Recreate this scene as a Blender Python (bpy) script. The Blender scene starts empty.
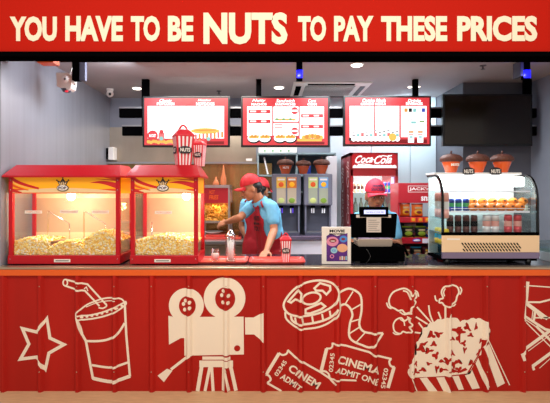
import bpy, bmesh, math, random
from mathutils import Vector, Matrix, noise
R = random.Random(7)
PI = math.pi
COL = bpy.context.scene.collection
F_, CX, HY, EYE = 432.0, 268.0, 190.0, 1.49

def W(px, py, Y):                       # a point of the photo at depth Y
    return Vector(((px-CX)*Y/F_, Y, EYE-(py-HY)*Y/F_))
def WX(px, Y): return (px-CX)*Y/F_
def WZ(py, Y): return EYE-(py-HY)*Y/F_

# ------------------------------------------------------------ materials
def lin(h):
    h = h.lstrip('#'); o = []
    for i in (0, 2, 4):
        c = int(h[i:i+2], 16)/255
        o.append(c/12.92 if c <= .04045 else ((c+.055)/1.055)**2.4)
    return (o[0], o[1], o[2], 1)
MATS = {}
def mat(name, col, rough=.5, metal=0, emit=0, var=0, scale=8, bump=0, spec=.5, stretch=(1, 1, 1), coat=0, bscale=None):
    if name in MATS: return MATS[name]
    m = bpy.data.materials.new(name); m.use_nodes = True
    nt = m.node_tree; p = nt.nodes['Principled BSDF']
    c = lin(col)
    p.inputs['Base Color'].default_value = c
    p.inputs['Roughness'].default_value = rough
    p.inputs['Metallic'].default_value = metal
    p.inputs['Specular IOR Level'].default_value = spec
    p.inputs['Coat Weight'].default_value = coat
    if name.startswith('scr_') or name.startswith('coke_'): p.inputs['Base Color'].default_value = tuple(x*.12 for x in c[:3])+(1,)
    if emit:
        p.inputs['Emission Color'].default_value = c
        p.inputs['Emission Strength'].default_value = emit
    if var or bump:
        tc = nt.nodes.new('ShaderNodeTexCoord'); mp = nt.nodes.new('ShaderNodeMapping')
        mp.inputs['Scale'].default_value = stretch
        nt.links.new(tc.outputs['Object'], mp.inputs['Vector'])
        n = nt.nodes.new('ShaderNodeTexNoise'); n.inputs['Scale'].default_value = scale
        n.inputs['Detail'].default_value = 4
        nt.links.new(mp.outputs['Vector'], n.inputs['Vector'])
        if var:
            r = nt.nodes.new('ShaderNodeValToRGB')
            r.color_ramp.elements[0].position = .3; r.color_ramp.elements[1].position = .7
            r.color_ramp.elements[0].color = tuple(max(0, x*(1-var)) for x in c[:3])+(1,)
            r.color_ramp.elements[1].color = tuple(min(1, x*(1+var)) for x in c[:3])+(1,)
            nt.links.new(n.outputs['Fac'], r.inputs['Fac'])
            nt.links.new(r.outputs['Color'], p.inputs['Base Color'])
        if bump:
            b = nt.nodes.new('ShaderNodeBump'); b.inputs['Strength'].default_value = bump
            b.inputs['Distance'].default_value = .01
            src = n
            if bscale:
                src = nt.nodes.new('ShaderNodeTexNoise'); src.inputs['Scale'].default_value = bscale
                nt.links.new(mp.outputs['Vector'], src.inputs['Vector'])
            nt.links.new(src.outputs['Fac'], b.inputs['Height'])
            nt.links.new(b.outputs['Normal'], p.inputs['Normal'])
    MATS[name] = m
    return m
def glassmat(name, col='#ffffff', amount=.12, rough=.03):
    m = bpy.data.materials.new(name); m.use_nodes = True; nt = m.node_tree
    for n in list(nt.nodes): nt.nodes.remove(n)
    out = nt.nodes.new('ShaderNodeOutputMaterial'); mix = nt.nodes.new('ShaderNodeMixShader')
    t = nt.nodes.new('ShaderNodeBsdfTransparent'); t.inputs[0].default_value = lin(col)
    g = nt.nodes.new('ShaderNodeBsdfGlossy'); g.inputs['Roughness'].default_value = rough
    f = nt.nodes.new('ShaderNodeFresnel'); f.inputs[0].default_value = 1.3
    a = nt.nodes.new('ShaderNodeMath'); a.operation = 'MULTIPLY'; a.inputs[1].default_value = 1+amount*8
    nt.links.new(f.outputs[0], a.inputs[0]); a2 = nt.nodes.new('ShaderNodeMath'); a2.operation = 'MINIMUM'; a2.inputs[1].default_value = .10+amount*.35; nt.links.new(a.outputs[0], a2.inputs[0]); nt.links.new(a2.outputs[0], mix.inputs[0])
    nt.links.new(t.outputs[0], mix.inputs[1]); nt.links.new(g.outputs[0], mix.inputs[2])
    nt.links.new(mix.outputs[0], out.inputs[0]); MATS[name] = m
    return m

mat('panel_red', '#b61d14', .5, spec=.25, var=.12, scale=3, bump=.03, stretch=(1, 1, .15))
mat('decal_cream', '#fdf0da', .6)
mat('sign_red', '#c01b08', .7, spec=.1)
mat('sign_cream', '#fff0d0', .6)
mat('black', '#0a0a0b', .35)
mat('matte_black', '#050506', .7, spec=0)
mat('black_gloss', '#060607', .12)
mat('tv_off', '#1c140c', .16)
mat('orange_strip', '#f0641c', .4)
mat('brushed_trim', '#c8b49a', .3, .75, var=.08, scale=6, stretch=(.2, 4, 4))
mat('stone', '#3a3640', .12, var=.3, scale=60, coat=.3)
mat('wall_left', '#9ea2ae', .36, .35, var=.07, scale=5, bump=.02, stretch=(1, 3, .1))
mat('wall_back', '#8f95a4', .6, var=.04)
mat('wall_pale', '#dbe8f0', .45, .1)
mat('wall_dark', '#5f606a', .6, var=.04)
mat('wall_side', '#8d95a3', .6, var=.03)
mat('ceiling', '#aaa3a5', .8, var=.03, scale=3)
mat('steel', '#b4a796', .38, .8, var=.12, scale=3, bump=.05, stretch=(1, 1, .4))
mat('steel_gold', '#a88a5a', .25, .9, var=.3, scale=4, bump=.5, bscale=3, stretch=(2, 1, .6))
mat('steel_cool', '#b4b4b8', .3, .8)
mat('floor', '#d9b184', .5, var=.1, scale=10, stretch=(1, 6, 1))
mat('m_red', '#c20a1c', .35, spec=.35, coat=.1)
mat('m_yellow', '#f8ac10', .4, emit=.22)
mat('m_orange', '#ee5a14', .4)
mat('m_crimson', '#d31a1c', .4)
mat('m_pale', '#fbd9a0', .4)
mat('white', '#f2f0ee', .45)
mat('cream', '#f0dcb4', .5)
mat('card', '#f7efe4', .6)
mat('label_ink', '#4a3a38', .6)
mat('bulb', '#ffe8c4', .3, emit=22)
mat('chrome', '#d8d8dc', .15, 1)
mat('corn1', '#ffe892', .8); mat('corn2', '#f6c858', .8); mat('corn3', '#fdf8dc', .8)
mat('stripe_red', '#e02434', .4); mat('stripe_white', '#faf0f0', .5)
mat('tray', '#ee5348', .3, coat=.3)
mat('badge', '#221c22', .5)
mat('acorn_cap', '#5c3020', .5, bump=.8, scale=70, var=.3)
mat('acorn_body', '#c8582a', .2, coat=.6)
mat('acorn_body2', '#f0642a', .2, coat=.6)
mat('scr_white', '#ffffff', .4, emit=1.5)
mat('scr_red', '#ee4048', .4, emit=.8)
mat('scr_pink', '#ff8080', .4, emit=.75)
mat('scr_dred', '#a80c18', .4, emit=.5)
mat('scr_yellow', '#ffd060', .4, emit=.8)
mat('scr_orange', '#f2a04a', .4, emit=.8)
mat('scr_green', '#80b850', .4, emit=.7)
mat('scr_blue', '#4a62d0', .4, emit=.7)
mat('scr_cyan', '#9adcd8', .4, emit=.8)
mat('scr_grey', '#b8b0b4', .4, emit=.75)
mat('scr_black', '#181014', .4, emit=.1)
mat('coke_red', '#e01c28', .4, emit=.7)
mat('coke_white', '#ffffff', .4, emit=1.1)
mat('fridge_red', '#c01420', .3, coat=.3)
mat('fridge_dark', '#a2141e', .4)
mat('fridge_in', '#dce8e6', .5, emit=.5)  # interior's lit brightness put in as a glow on the back wall
mat('led_white', '#f4f4ff', .4, emit=3.0)
mat('led_lilac', '#cfc0ff', .4, emit=1.3)
mat('case_led', '#ffffff', .4, emit=2.6)
mat('case_white', '#f4f4fa', .4)
mat('blue_led', '#1a1af0', .3, emit=1.6)
mat('violet_led', '#5a3ad8', .3, emit=.6)
mat('lilac', '#f0ecfa', .4)
mat('skin', '#b97a58', .5, var=.05, bump=.02)
mat('skin2', '#a5694a', .5, var=.05)
mat('lip', '#8a3c36', .5); mat('eye_white', '#e8ddd4', .3); mat('hair', '#0d0a0a', .5)
mat('shirt', '#6fb8de', .75, var=.05, bump=.15, scale=25)
mat('apron', '#a80f22', .7, var=.1, bump=.15, scale=20)
mat('capred', '#c01422', .65, bump=.1, scale=60); mat('cappink', '#dd2a48', .65, bump=.1, scale=60)
mat('ink_navy', '#2a1a50', .6); mat('ink_dark', '#30101a', .6); mat('trousers', '#15161c', .8)
mat('disp_grey', '#77788a', .45); mat('disp_dark', '#4a4c5c', .5)
mat('lab_yellow', '#f0c04a', .5); mat('lab_orange', '#e07a2a', .5); mat('lab_lime', '#cfd884', .5); mat('lab_blue', '#6aa0dc', .5)
mat('tank', '#c6b49c', .3); mat('tank2', '#aab09c', .3); mat('green', '#86a83a', .5)
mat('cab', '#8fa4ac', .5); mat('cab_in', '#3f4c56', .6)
mat('fries', '#eea83a', .6); mat('fry2', '#f6c866', .6); mat('warm_in', '#c8782a', .5, emit=.12)
mat('bottle_orange', '#f08c5a', .3, coat=.4); mat('clear_pink', '#e8d6d2', .3)
mat('case_cream', '#f6d6ac', .4); mat('case_base', '#9a8aa8', .25, .7)
mat('muffin', '#e87a14', .55, bump=.2, scale=30); mat('muffin_dot', '#6a2a10', .6)
mat('c_brown', '#5a2c28', .3, .3); mat('c_white', '#eadfe4', .3, .2); mat('c_red', '#d84a54', .3, .3); mat('c_blue', '#2a3f9a', .3, .3)
mat('c_green', '#4aa86a', .3, .3); mat('c_pink', '#f0a8a0', .3, .2); mat('c_yellow', '#f6cc2a', .35); mat('c_cyan', '#3ab4dc', .35); mat('c_tan', '#c8a884', .4)
mat('rack_red', '#b81426', .4); mat('bag_orange', '#f47a22', .35, bump=.4, scale=14); mat('bag_brown', '#7a2418', .35, bump=.4, scale=14)
mat('bag_yellow', '#f2b428', .4); mat('bag_black', '#14201c', .35, bump=.4, scale=14); mat('bag_lime', '#a4c832', .4); mat('bag_cream', '#e0c890', .4)
mat('bag_blue', '#2444c8', .35, bump=.4, scale=14); mat('bag_maroon', '#5a1420', .35, bump=.4, scale=14); mat('bag_tan', '#c87a50', .4)
mat('receipt', '#d8ccc0', .8); mat('vfd', '#b8c0f8', .4, emit=1.0); mat('printer', '#b8a898', .35, .5)
mat('frame_white', '#f4ebe0', .5); mat('poster_purple', '#5a2080', .5, var=.35, scale=12); mat('poster_pink', '#e890b0', .5)
mat('poster_teal', '#9cd0e0', .5); mat('poster_orange', '#f0b088', .5); mat('poster_blue', '#4a8ad8', .5); mat('mouth', '#8a2c28', .5)
mat('ac_white', '#f4f2ee', .5); mat('ac_grey', '#5c5c60', .5); mat('down', '#fff4e4', .3, emit=9)
mat('cctv', '#e4ddd8', .4); mat('red_led', '#e03040', .4, emit=.8)
mat('straw', '#ffffff', .4)
mat('m_back', '#c8b294', .65, 0, var=.06, scale=3)  # tan of the lit wall behind the back glass, put into the colour
glassmat('glass'); glassmat('glass_tint', '#e6f0ee', .2); glassmat('glass_jar', '#ffffff', .35, .08)
glassmat('glass_case', '#f2faf8', .1)

# ------------------------------------------------------------ mesh builder
def link(o, parent=None):
    COL.objects.link(o)
    if parent: o.parent = parent
    return o
def props(o, label, cat, group=None, kind=None):
    if label: o['label'] = label
    if cat: o['category'] = cat
    if group: o['group'] = group
    if kind: o['kind'] = kind
    return o
def thing(name, label, cat, loc, group=None):
    o = bpy.data.objects.new(name, None); o.empty_display_size = .05
    o.location = loc; link(o); props(o, label, cat, group)
    return o
TXT = {}
def text_mesh(s, bold=.0, shear=0, res=3):
    k = (s, bold, shear)
    if k in TXT: return TXT[k]
    cu = bpy.data.curves.new('txt', 'FONT'); cu.body = s; cu.offset = bold; cu.shear = shear
    cu.resolution_u = res; cu.fill_mode = 'FRONT'; cu.dimensions = '2D'
    ob = bpy.data.objects.new('txt', cu); COL.objects.link(ob)
    bpy.context.view_layer.update()
    me = ob.to_mesh()
    vs = [v.co.copy() for v in me.vertices]; fs = [tuple(p.vertices) for p in me.polygons]
    ob.to_mesh_clear(); bpy.data.objects.remove(ob); bpy.data.curves.remove(cu)
    x0 = min(v.x for v in vs); x1 = max(v.x for v in vs); y0 = min(v.y for v in vs); y1 = max(v.y for v in vs)
    vs = [Vector(((v.x-x0)/(x1-x0), (v.y-y0)/(y1-y0))) for v in vs]
    TXT[k] = (vs, fs)
    return TXT[k]

class B:
    def __init__(s): s.bm = bmesh.new(); s.mats = []
    def mi(s, m):
        if m not in s.mats: s.mats.append(m)
        return s.mats.index(m)
    def face(s, vs, i, smooth=False):
        try: f = s.bm.faces.new(vs)
        except ValueError: return None
        f.material_index = i; f.smooth = smooth
        return f
    def box(s, x0, x1, y0, y1, z0, z1, m, bev=0, M=None):
        i = s.mi(m); t = bmesh.new()
        bmesh.ops.create_cube(t, size=1)
        for v in t.verts:
            v.co = Vector((x0+(v.co.x+.5)*(x1-x0), y0+(v.co.y+.5)*(y1-y0), z0+(v.co.z+.5)*(z1-z0)))
        if bev: bmesh.ops.bevel(t, geom=list(t.edges), offset=bev, segments=2, affect='EDGES', profile=.5)
        return s.merge(t, i, M, bev > 0 and False)
    def merge(s, t, i, M=None, smooth=False):
        mp = {}
        for v in t.verts: mp[v] = s.bm.verts.new(M @ v.co if M else v.co)
        for f in t.faces: s.face([mp[v] for v in f.verts], i, smooth)
        t.free(); return s
    def loft(s, rings, m, cap=True, smooth=True, closed=True):
        i = s.mi(m); L = [[s.bm.verts.new(p) for p in r] for r in rings]; n = len(L[0])
        for a, b in zip(L, L[1:]):
            for k in range(n if closed else n-1): s.face([a[k], a[(k+1) % n], b[(k+1) % n], b[k]], i, smooth)
        if cap and closed:
            s.face(L[0][::-1], i); s.face(L[-1], i)
        return s
    def prism(s, pts, axis, a, b, m, M=None):       # 2D outline extruded along an axis
        def p3(p, t):
            q = {'x': (t, p[0], p[1]), 'y': (p[0], t, p[1]), 'z': (p[0], p[1], t)}[axis]
            q = Vector(q); return M @ q if M else q
        return s.loft([[p3(p, a) for p in pts], [p3(p, b) for p in pts]], m, True, False)
    def lathe(s, prof, c, m, seg=24, M=None, cap=True, sx=1, sy=1):
        c = Vector(c); rings = []
        for r, z in prof:
            ring = [Vector((r*sx*math.cos(2*PI*k/seg), r*sy*math.sin(2*PI*k/seg), z)) for k in range(seg)]
            rings.append([c+(M @ p if M else p) for p in ring])
        return s.loft(rings, m, cap)
    def tube(s, pts, r, m, seg=10):
        pts = [Vector(p) for p in pts]; n = len(pts); rr = r if isinstance(r, (list, tuple)) else [r]*n
        rings = []; up = None
        for k in range(n):
            d = (pts[min(k+1, n-1)]-pts[max(k-1, 0)]).normalized()
            if up is None: up = d.orthogonal().normalized()
            up = (up-d*up.dot(d)).normalized(); q = d.cross(up)
            rings.append([pts[k]+(up*math.cos(2*PI*j/seg)+q*math.sin(2*PI*j/seg))*rr[k] for j in range(seg)])
        return s.loft(rings, m)
    def ell(s, c, r, m, M=None, u=16, v=10, cut=None):
        i = s.mi(m); t = bmesh.new(); bmesh.ops.create_uvsphere(t, u_segments=u, v_segments=v, radius=1)
        if cut is not None:
            bmesh.ops.delete(t, geom=[x for x in t.verts if x.co.z < cut], context='VERTS')
        for x in t.verts:
            p = Vector((x.co.x*r[0], x.co.y*r[1], x.co.z*r[2]))
            x.co = Vector(c)+(M @ p if M else p)
        return s.merge(t, i, None, True)
    def cone(s, p0, p1, r0, r1, m, seg=14):          # capsule with two radii
        p0 = Vector(p0); p1 = Vector(p1); d = (p1-p0); L = d.length; d.normalize(); pts = []; rr = []
        for k in range(5):
            a = PI/2*k/4; pts.append(p0-d*r0*math.cos(a)); rr.append(max(r0*math.sin(a), .0005))
        for k in range(5):
            a = PI/2*k/4; pts.append(p1+d*r1*math.sin(a)); rr.append(max(r1*math.cos(a), .0005))
        up = d.orthogonal().normalized(); q = d.cross(up)
        rings = [[p+(up*math.cos(2*PI*j/seg)+q*math.sin(2*PI*j/seg))*r for j in range(seg)] for p, r in zip(pts, rr)]
        return s.loft(rings, m)
    def text(s, body, o, ux, uz, w, h, m, bold=.02, shear=0, ext=.0):
        vs, fs = text_mesh(body, bold, shear); i = s.mi(m); o = Vector(o); ux = Vector(ux); uz = Vector(uz)
        n = ux.cross(uz)
        P = [o+ux*(v.x*w)+uz*(v.y*h) for v in vs]
        L = [s.bm.verts.new(p) for p in P]
        nf = [s.face([L[k] for k in f], i) for f in fs]
        if ext:
            nf = [f for f in nf if f]
            g = bmesh.ops.extrude_face_region(s.bm, geom=nf)
            bmesh.ops.translate(s.bm, vec=n*ext, verts=[x for x in g['geom'] if isinstance(x, bmesh.types.BMVert)])
        return s
    def flat(s, pts, m):
        s.face([s.bm.verts.new(p) for p in pts], s.mi(m)); return s
    def build(s, name, parent=None, loc=None, world=True, label=None, cat=None, group=None, kind=None, bev=0, mods=True, recalc=True):
        if recalc: bmesh.ops.recalc_face_normals(s.bm, faces=list(s.bm.faces))
        base = None
        if parent is not None:
            r = parent
            while r.parent: r = r.parent
            base = r.location if world else None
        elif loc is not None: base = Vector(loc)
        if base is not None: bmesh.ops.translate(s.bm, vec=-Vector(base), verts=list(s.bm.verts))
        me = bpy.data.meshes.new(name)
        s.bm.to_mesh(me); s.bm.free()
        for m in s.mats: me.materials.append(MATS[m])
        o = bpy.data.objects.new(name, me); link(o, parent)
        if parent is None and loc is not None: o.location = loc
        props(o, label, cat, group, kind)
        if bev:
            md = o.modifiers.new('b', 'BEVEL'); md.width = bev; md.segments = 2; md.limit_method = 'ANGLE'
        return o
def copy_tree(o, loc=None, parent=None, label=None, rz=None):
    c = o.copy(); COL.objects.link(c); c.parent = parent
    if loc is not None: c.location = loc
    if label: c['label'] = label
    if rz is not None: c.rotation_euler.z = rz
    for ch in [x for x in bpy.data.objects if x.parent == o]: copy_tree(ch, None, c)
    return c
ORD = ['first', 'second', 'third', 'fourth', 'fifth', 'sixth', 'seventh', 'eighth', 'ninth', 'tenth']

# ------------------------------------------------------------ setting
YC, YB, CZ = 3.2, 5.5, 2.66
def struct(b, name, label=None, **k):
    o = b.build(name, kind='structure', **k)
    return o
XL, XR = -2.01, 2.86
b = B(); b.box(-4, 4, -1.5, 5.6, -.1, 0, 'floor'); struct(b, 'floor')
b = B(); b.box(XL-.1, XR+.1, YC+.02, 5.6, CZ, CZ+.1, 'ceiling'); struct(b, 'ceiling')
b = B(); b.box(XL-.1, XL, YC+.05, 5.6, 0, CZ, 'wall_left'); struct(b, 'wall_left')
b = B(); b.box(XL-.1, XR+.1, YB, 5.6, 0, CZ, 'wall_back'); struct(b, 'wall_back')
b = B(); b.box(XR, XR+.1, YC+.05, 5.6, 0, CZ, 'wall_side'); struct(b, 'wall_right')
# dark pier on the right, with the wall behind the pale panels
b = B(); b.box(WX(463, 4.7), XR, 4.7, YB, 0, CZ, 'wall_dark'); struct(b, 'wall_pier')
# cladding
b = B(); b.box(XL, WX(256, YB), YB-.02, YB, 0, WZ(127.5, YB), 'steel'); struct(b, 'trim_1')
b = B()
xs = [WX(p, 5.45) for p in (330, 371, 410, 436, 463)]
for a, c in zip(xs, xs[1:]): b.box(a+.004, c-.004, 5.44, YB, 0, CZ, 'wall_pale', .004)
struct(b, 'trim_2')
b = B(); b.box(XL, WX(272, 5.4), 5.40, YB-.02, .0, WZ(163, 5.4), 'steel_gold', .004)
b.box(XL, WX(257, 5.38), 5.36, 5.42, WZ(164, 5.4), WZ(162, 5.4), 'steel_cool'); struct(b, 'trim_3')

# ------------------------------------------------------------ fascia sign
YS = 3.12
fs = thing('shop_sign', 'long red sign board across the top with cream capitals on a black beam', 'sign', (0, YS, 2.43))
b = B(); b.box(-2.7, 2.95, YS, YS+.08, WZ(52.3, YS), 3.05, 'sign_red'); b.build('sign_board', fs)
b = B(); b.box(-2.7, 2.95, YS-.02, YS+.1, WZ(61.3, YS+.1), WZ(52.3, YS), 'matte_black')
b.box(WX(57, 3.3), 2.95, YS+.1, 3.36, WZ(62.3, 3.36), CZ-.003, 'matte_black'); b.box(-2.0, WX(57, 3.3), YS+.1, 3.36, WZ(61, 3.36), CZ-.003, 'matte_black')
b.build('black_beam', fs, label='black beam along the lower edge')
b = B()
for s_, a, c, t, u in (('YOU', 10, 57, 16.5, 41.5), ('HAVE', 65.5, 123, 16, 41.5), ('TO', 131, 160, 16, 41.5), ('BE', 168, 193.5, 16, 41.5),
                       ('NUTS', 203.5, 287.5, 12.5, 44.5), ('TO', 298, 326, 16, 41.5), ('PAY', 334, 373.5, 16, 41.5),
                       ('THESE', 381, 447, 16, 41.5), ('PRICES', 457, 537, 16, 41.5)):
    Y = YS-.001; h = (u-t)*Y/F_
    b.text(s_, (WX(a, Y), Y, WZ(u, Y)), (1, 0, 0), (0, 0, 1), (c-a)*Y/F_, h, 'sign_cream', bold=.045, ext=.004)
b.build('lettering', fs, label='cream capital lettering', recalc=True)
b = B(); b.box(WX(41, 3.42), WX(57, 3.42), 3.36, 3.46, WZ(66, 3.46), CZ-.004, 'orange_strip'); b.build('end_panel', fs, label='orange end panel')

# ------------------------------------------------------------ counter
ct = thing('service_counter', 'long service counter with ribbed red metal front and white cinema drawings', 'counter', (0, YC, 0))
RIB = [-2.03+.274*k+.0 for k in range(18)]
RIB = [WX(4+37.05*k, YC) for k in range(18)]
RB, RT, RH = .025, .009, .024
def rib_h(x):
    for r in RIB:
        d = abs(x-r)
        if d < RB: return RH*min(1, (RB-d)/(RB-RT))
    return 0
b = B(); pr = [(-2.0, 0)]
for r in RIB:
    for dx, h in ((-RB, 0), (-RT, RH), (RT, RH), (RB, 0)):
        if -1.995 < r+dx < 2.76: pr.append((r+dx, h))
pr.append((2.78, 0))
out = [(x, YC-h) for x, h in pr]+[(2.78, YC+.03), (-2.0, YC+.03)]
b.prism(out, 'z', .0, .862, 'panel_red'); b.build('front_panel', ct)
b = B(); b.box(-2.005, 2.78, YC+.03, YC+.62, .02, .86, 'matte_black'); b.build('cabinet', ct)
b = B(); b.box(-2.005, 2.8, YC+.06, YC+.65, .88, .918, 'stone', .002); b.build('worktop', ct, label='dark glossy stone worktop')
b = B(); b.box(-2.005, 2.8, YC-.02, YC+.065, WZ(269.6, YC-.02), .92, 'brushed_trim', .003); b.build('edge_trim', ct, label='brushed metal edge trim')
b = B(); b.box(-2.005, 2.8, YC-.025, YC+.05, WZ(275.6, YC-.02), WZ(269.8, YC-.02), 'orange_strip', .002); b.build('orange_strip', ct)
for r in RIB[1:15]:                       # screws in the ribs, top and bottom
    for py in (286.5, 372):
        b = B(); b.lathe([(.0045, 0), (.0045, .003), (.002, .004)], (r+.0, YC-RH-.0005, WZ(py, YC-RH)), 'brushed_trim', 8, Matrix.Rotation(PI/2, 3, 'X'))
        b.build('screw', ct)

class D:                                   # a decal stuck on the ribbed panel
    def __init__(s): s.b = B(); s.lay = 0
    def P(s, p): return Vector(((p[0]-CX)*YC/F_, YC-.0015-.0009*s.lay, EYE-(p[1]-HY)*YC/F_))
    def stroke(s, pts, w=1.6, closed=False, smooth=True, m='decal_cream'):
        pts = [Vector(p) for p in pts]
        if smooth and len(pts) > 2:
            q = []; n = len(pts); rng = range(n if closed else n-1)
            for k in rng:
                g = lambda j: pts[j % n] if closed else pts[max(0, min(n-1, j))]
                a, p, c, d = g(k-1), g(k), g(k+1), g(k+2)
                for t in (0, .25, .5, .75):
                    q.append(.5*((2*p)+(c-a)*t+(2*a-5*p+4*c-d)*t*t+(3*p-a-3*c+d)*t**3))
            if not closed: q.append(pts[-1])
            pts = q
        q = []
        for p in pts:
            if not q or (p-q[-1]).length > .05: q.append(p)
        if closed and (q[0]-q[-1]).length < .05: q.pop()
        pts = q; n = len(pts); i = s.b.mi(m); s.cnt = getattr(s, 'cnt', 0)+1; off = Vector((0, -4e-5*(s.cnt % 14), 0))
        A, C = [], []
        for k in range(n):
            d0 = (pts[k]-pts[k-1]) if (k or closed) else (pts[1]-pts[0]); d1 = (pts[(k+1) % n]-pts[k]) if (k < n-1 or closed) else d0
            d0 = d0.normalized(); d1 = d1.normalized(); n0 = Vector((-d0.y, d0.x)); n1 = Vector((-d1.y, d1.x)); mt = n0+n1
            mt = mt.normalized() if mt.length > .1 else n0
            ml = min(2.2, 1/max(.3, mt.dot(n0)))*w*.57
            A.append(s.b.bm.verts.new(s.P(pts[k]+mt*ml)+off)); C.append(s.b.bm.verts.new(s.P(pts[k]-mt*ml)+off))
        for k in range(n if closed else n-1):
            j = (k+1) % n; s.b.face([A[k], A[j], C[j], C[k]], i)
        return s
    def poly(s, pts, m='decal_cream'):
        s.cnt = getattr(s, 'cnt', 0)+1; off = Vector((0, -4e-5*(s.cnt % 14), 0))
        s.b.face([s.b.bm.verts.new(s.P(p)+off) for p in pts], s.b.mi(m)); return s
    def disc(s, c, rx, ry, m='decal_cream', n=40):
        return s.poly([(c[0]+rx*math.cos(2*PI*k/n), c[1]+ry*math.sin(2*PI*k/n)) for k in range(n)], m)
    def text(s, t, p0, p1, h, bold=.03):
        a = s.P(p0); c = s.P(p1); u = (c-a); w = u.length; u.normalize(); v = Vector((0, -1, 0)).cross(u)*-1
        v = Vector((-u.z, 0, u.x)); s.b.text(t, a, u, v, w, h*YC/F_, 'decal_cream', bold); return s
    def build(s, name, label):
        bm = s.b.bm
        bmesh.ops.triangulate(bm, faces=[f for f in bm.faces if len(f.verts) > 4])
        x0 = min(v.co.x for v in bm.verts); x1 = max(v.co.x for v in bm.verts)
        for r in RIB:
            for dx in (-RB, -RT, RT, RB):
                if x0 < r+dx < x1:
                    bmesh.ops.bisect_plane(bm, geom=list(bm.verts)+list(bm.edges)+list(bm.faces), plane_co=(r+dx, 0, 0), plane_no=(1, 0, 0), dist=1e-6)
        for v in bm.verts: v.co.y -= rib_h(v.co.x)
        return s.b.build(name, ct, label=label, recalc=False)

d = D(); d.stroke([(47, 318.5), (50, 338), (64, 344.5), (49, 353), (45.5, 369), (37, 357), (20.5, 359), (29, 344), (22.5, 328.5), (37, 332)], 2.8, True, False)
d.build('star_drawing', 'white outline of a five-pointed star')
d = D()
d.stroke([(77.6, 312), (86.8, 304.8), (95.8, 301), (103, 298.6), (112, 297.7), (121, 298.8), (125, 302.6)], 1.4)
d.stroke([(86, 307), (96, 303), (106, 301), (116, 300.5)], .8)
d.stroke([(78, 315.5), (89.8, 315.2), (104.7, 311.5), (116.6, 306.3), (125, 302)], 1.4)
d.stroke([(77, 312), (78.2, 319), (89.8, 319), (104.7, 316), (116.6, 311.2), (125.6, 304.5), (125.4, 301)], 1.5)
for k in range(9):
    t = k/8; p = Vector((82+t*40, 317.2-3.5*t-8*t*t)); d.disc(p, 1.5, 1.1)
d.stroke([(78.2, 319), (82.4, 334.6), (86, 341), (93, 378.6)], 2.2, False, False)
d.stroke([(124.8, 303), (126.3, 334.6), (130, 376.4)], 2.0, False, False)
d.stroke([(92.5, 378), (103, 380.4), (113.6, 381.3), (130.3, 376)], 3.0)
d.stroke([(86, 341), (98.7, 341), (109, 339), (117.4, 334), (124.8, 323)], 2.0)
d.stroke([(92, 365), (104.7, 367), (113.6, 367), (129, 362)], 2.0)
d.stroke([(66, 279.6), (78, 282.5), (87.6, 284.2), (106.5, 304.8)], 1.6, False, False)
d.stroke([(65.2, 285.7), (77.9, 290), (85, 290.6), (99.5, 306)], 1.6, False, False)
d.stroke([(98.6, 307.6), (103, 308.2), (106.6, 306), (106, 303.6)], 1.3)
d.stroke([(84, 289), (86.5, 287), (88, 291)], .9, False, False)
d.stroke([(65.4+2.2*math.cos(t*PI/6), 282.6+3.2*math.sin(t*PI/6)) for t in range(12)], 1.3, True)
d.build('drink_cup_drawing', 'white outline of a lidded cup with a bent straw')
d = D()
d.poly([(184.2, 316.9), (243.6, 316.6), (243.9, 354.4), (184.4, 355.6)]); d.poly([(168.4, 315.6), (174, 317), (184.5, 316.9), (184.5, 338)]); d.poly([(168.4, 315.6), (184.5, 338), (181, 338), (169, 344.6)])
d.disc((186.4, 305.5), 17.5, 17.5, n=60); d.disc((224.6, 298), 20.8, 20.8, n=60)
d.poly([(245, 317.4), (253.6, 317.4), (263.6, 312), (263.6, 342), (254, 334.4), (245.2, 334.4)])
d.stroke([(190, 354.6), (171, 369.4)], 2.4, False, False); d.poly([(167, 368.6), (172.4, 370.6), (164, 382), (157.6, 375.6)])
d.poly([(202.4, 356.4), (230.4, 356.4), (230.4, 359.6), (202.4, 359.6)]); d.poly([(199.4, 360.4), (233, 360.4), (233, 367), (199.4, 367)])
for a, c, w in (((201.8, 366), (197.6, 391), 3.3), ((210, 366), (205, 391), 2.6), ((211.6, 366), (213.2, 391), 2.6),
                ((223.6, 366), (223.2, 390.4), 2.4), ((224.4, 368), (229, 390.5), 2.2), ((230.6, 366), (236, 390.6), 3.2)):
    d.stroke([a, c], w, False, False)
d.lay = 1
d.disc((187.4, 305.8), 8.4, 9.8, 'panel_red'); d.disc((225.2, 298.6), 10, 11.4, 'panel_red'); d.disc((237.2, 348.2), 3.1, 3, 'panel_red')
d.lay = 2
for x, y in ((128, 127), (150, 134), (150, 162), (124, 172), (118, 144), (317, 78), (309, 100), (343, 102), (341, 137), (315, 136)):
    d.disc((160+x/5, 275+y/5), 1.7, 2.0, n=14)
d.build('movie_camera_drawing', 'solid cream drawing of an old movie camera on a tripod')
d = D(); q = lambda L: [(280+x/5, 275+y/5) for x, y in L]
d.stroke(q([(18, 150), (40, 105), (85, 60), (140, 35), (200, 27), (255, 38), (285, 65), (293, 100), (270, 150), (210, 185), (140, 203), (80, 205), (36, 188)]), 1.9, True)
d.stroke(q([(157+46*math.cos(t*PI/8), 117+29*math.sin(t*PI/8)-12*math.cos(t*PI/8)*.6) for t in range(16)]), 1.8, True)
d.stroke(q([(172, 66), (200, 40), (250, 55), (252, 75), (232, 97), (212, 78), (180, 78)]), 1.9, True, False)
d.stroke(q([(42, 132), (92, 75), (107, 92), (102, 128), (76, 122), (55, 138)]), 1.9, True, False)
d.stroke(q([(128, 172), (205, 140), (226, 156), (205, 172), (150, 192), (128, 192)]), 1.9, True, False)
d.stroke(q([(26, 185), (34, 222), (90, 265), (140, 268), (210, 255), (270, 220), (300, 175), (294, 100)]), 1.7)
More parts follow.
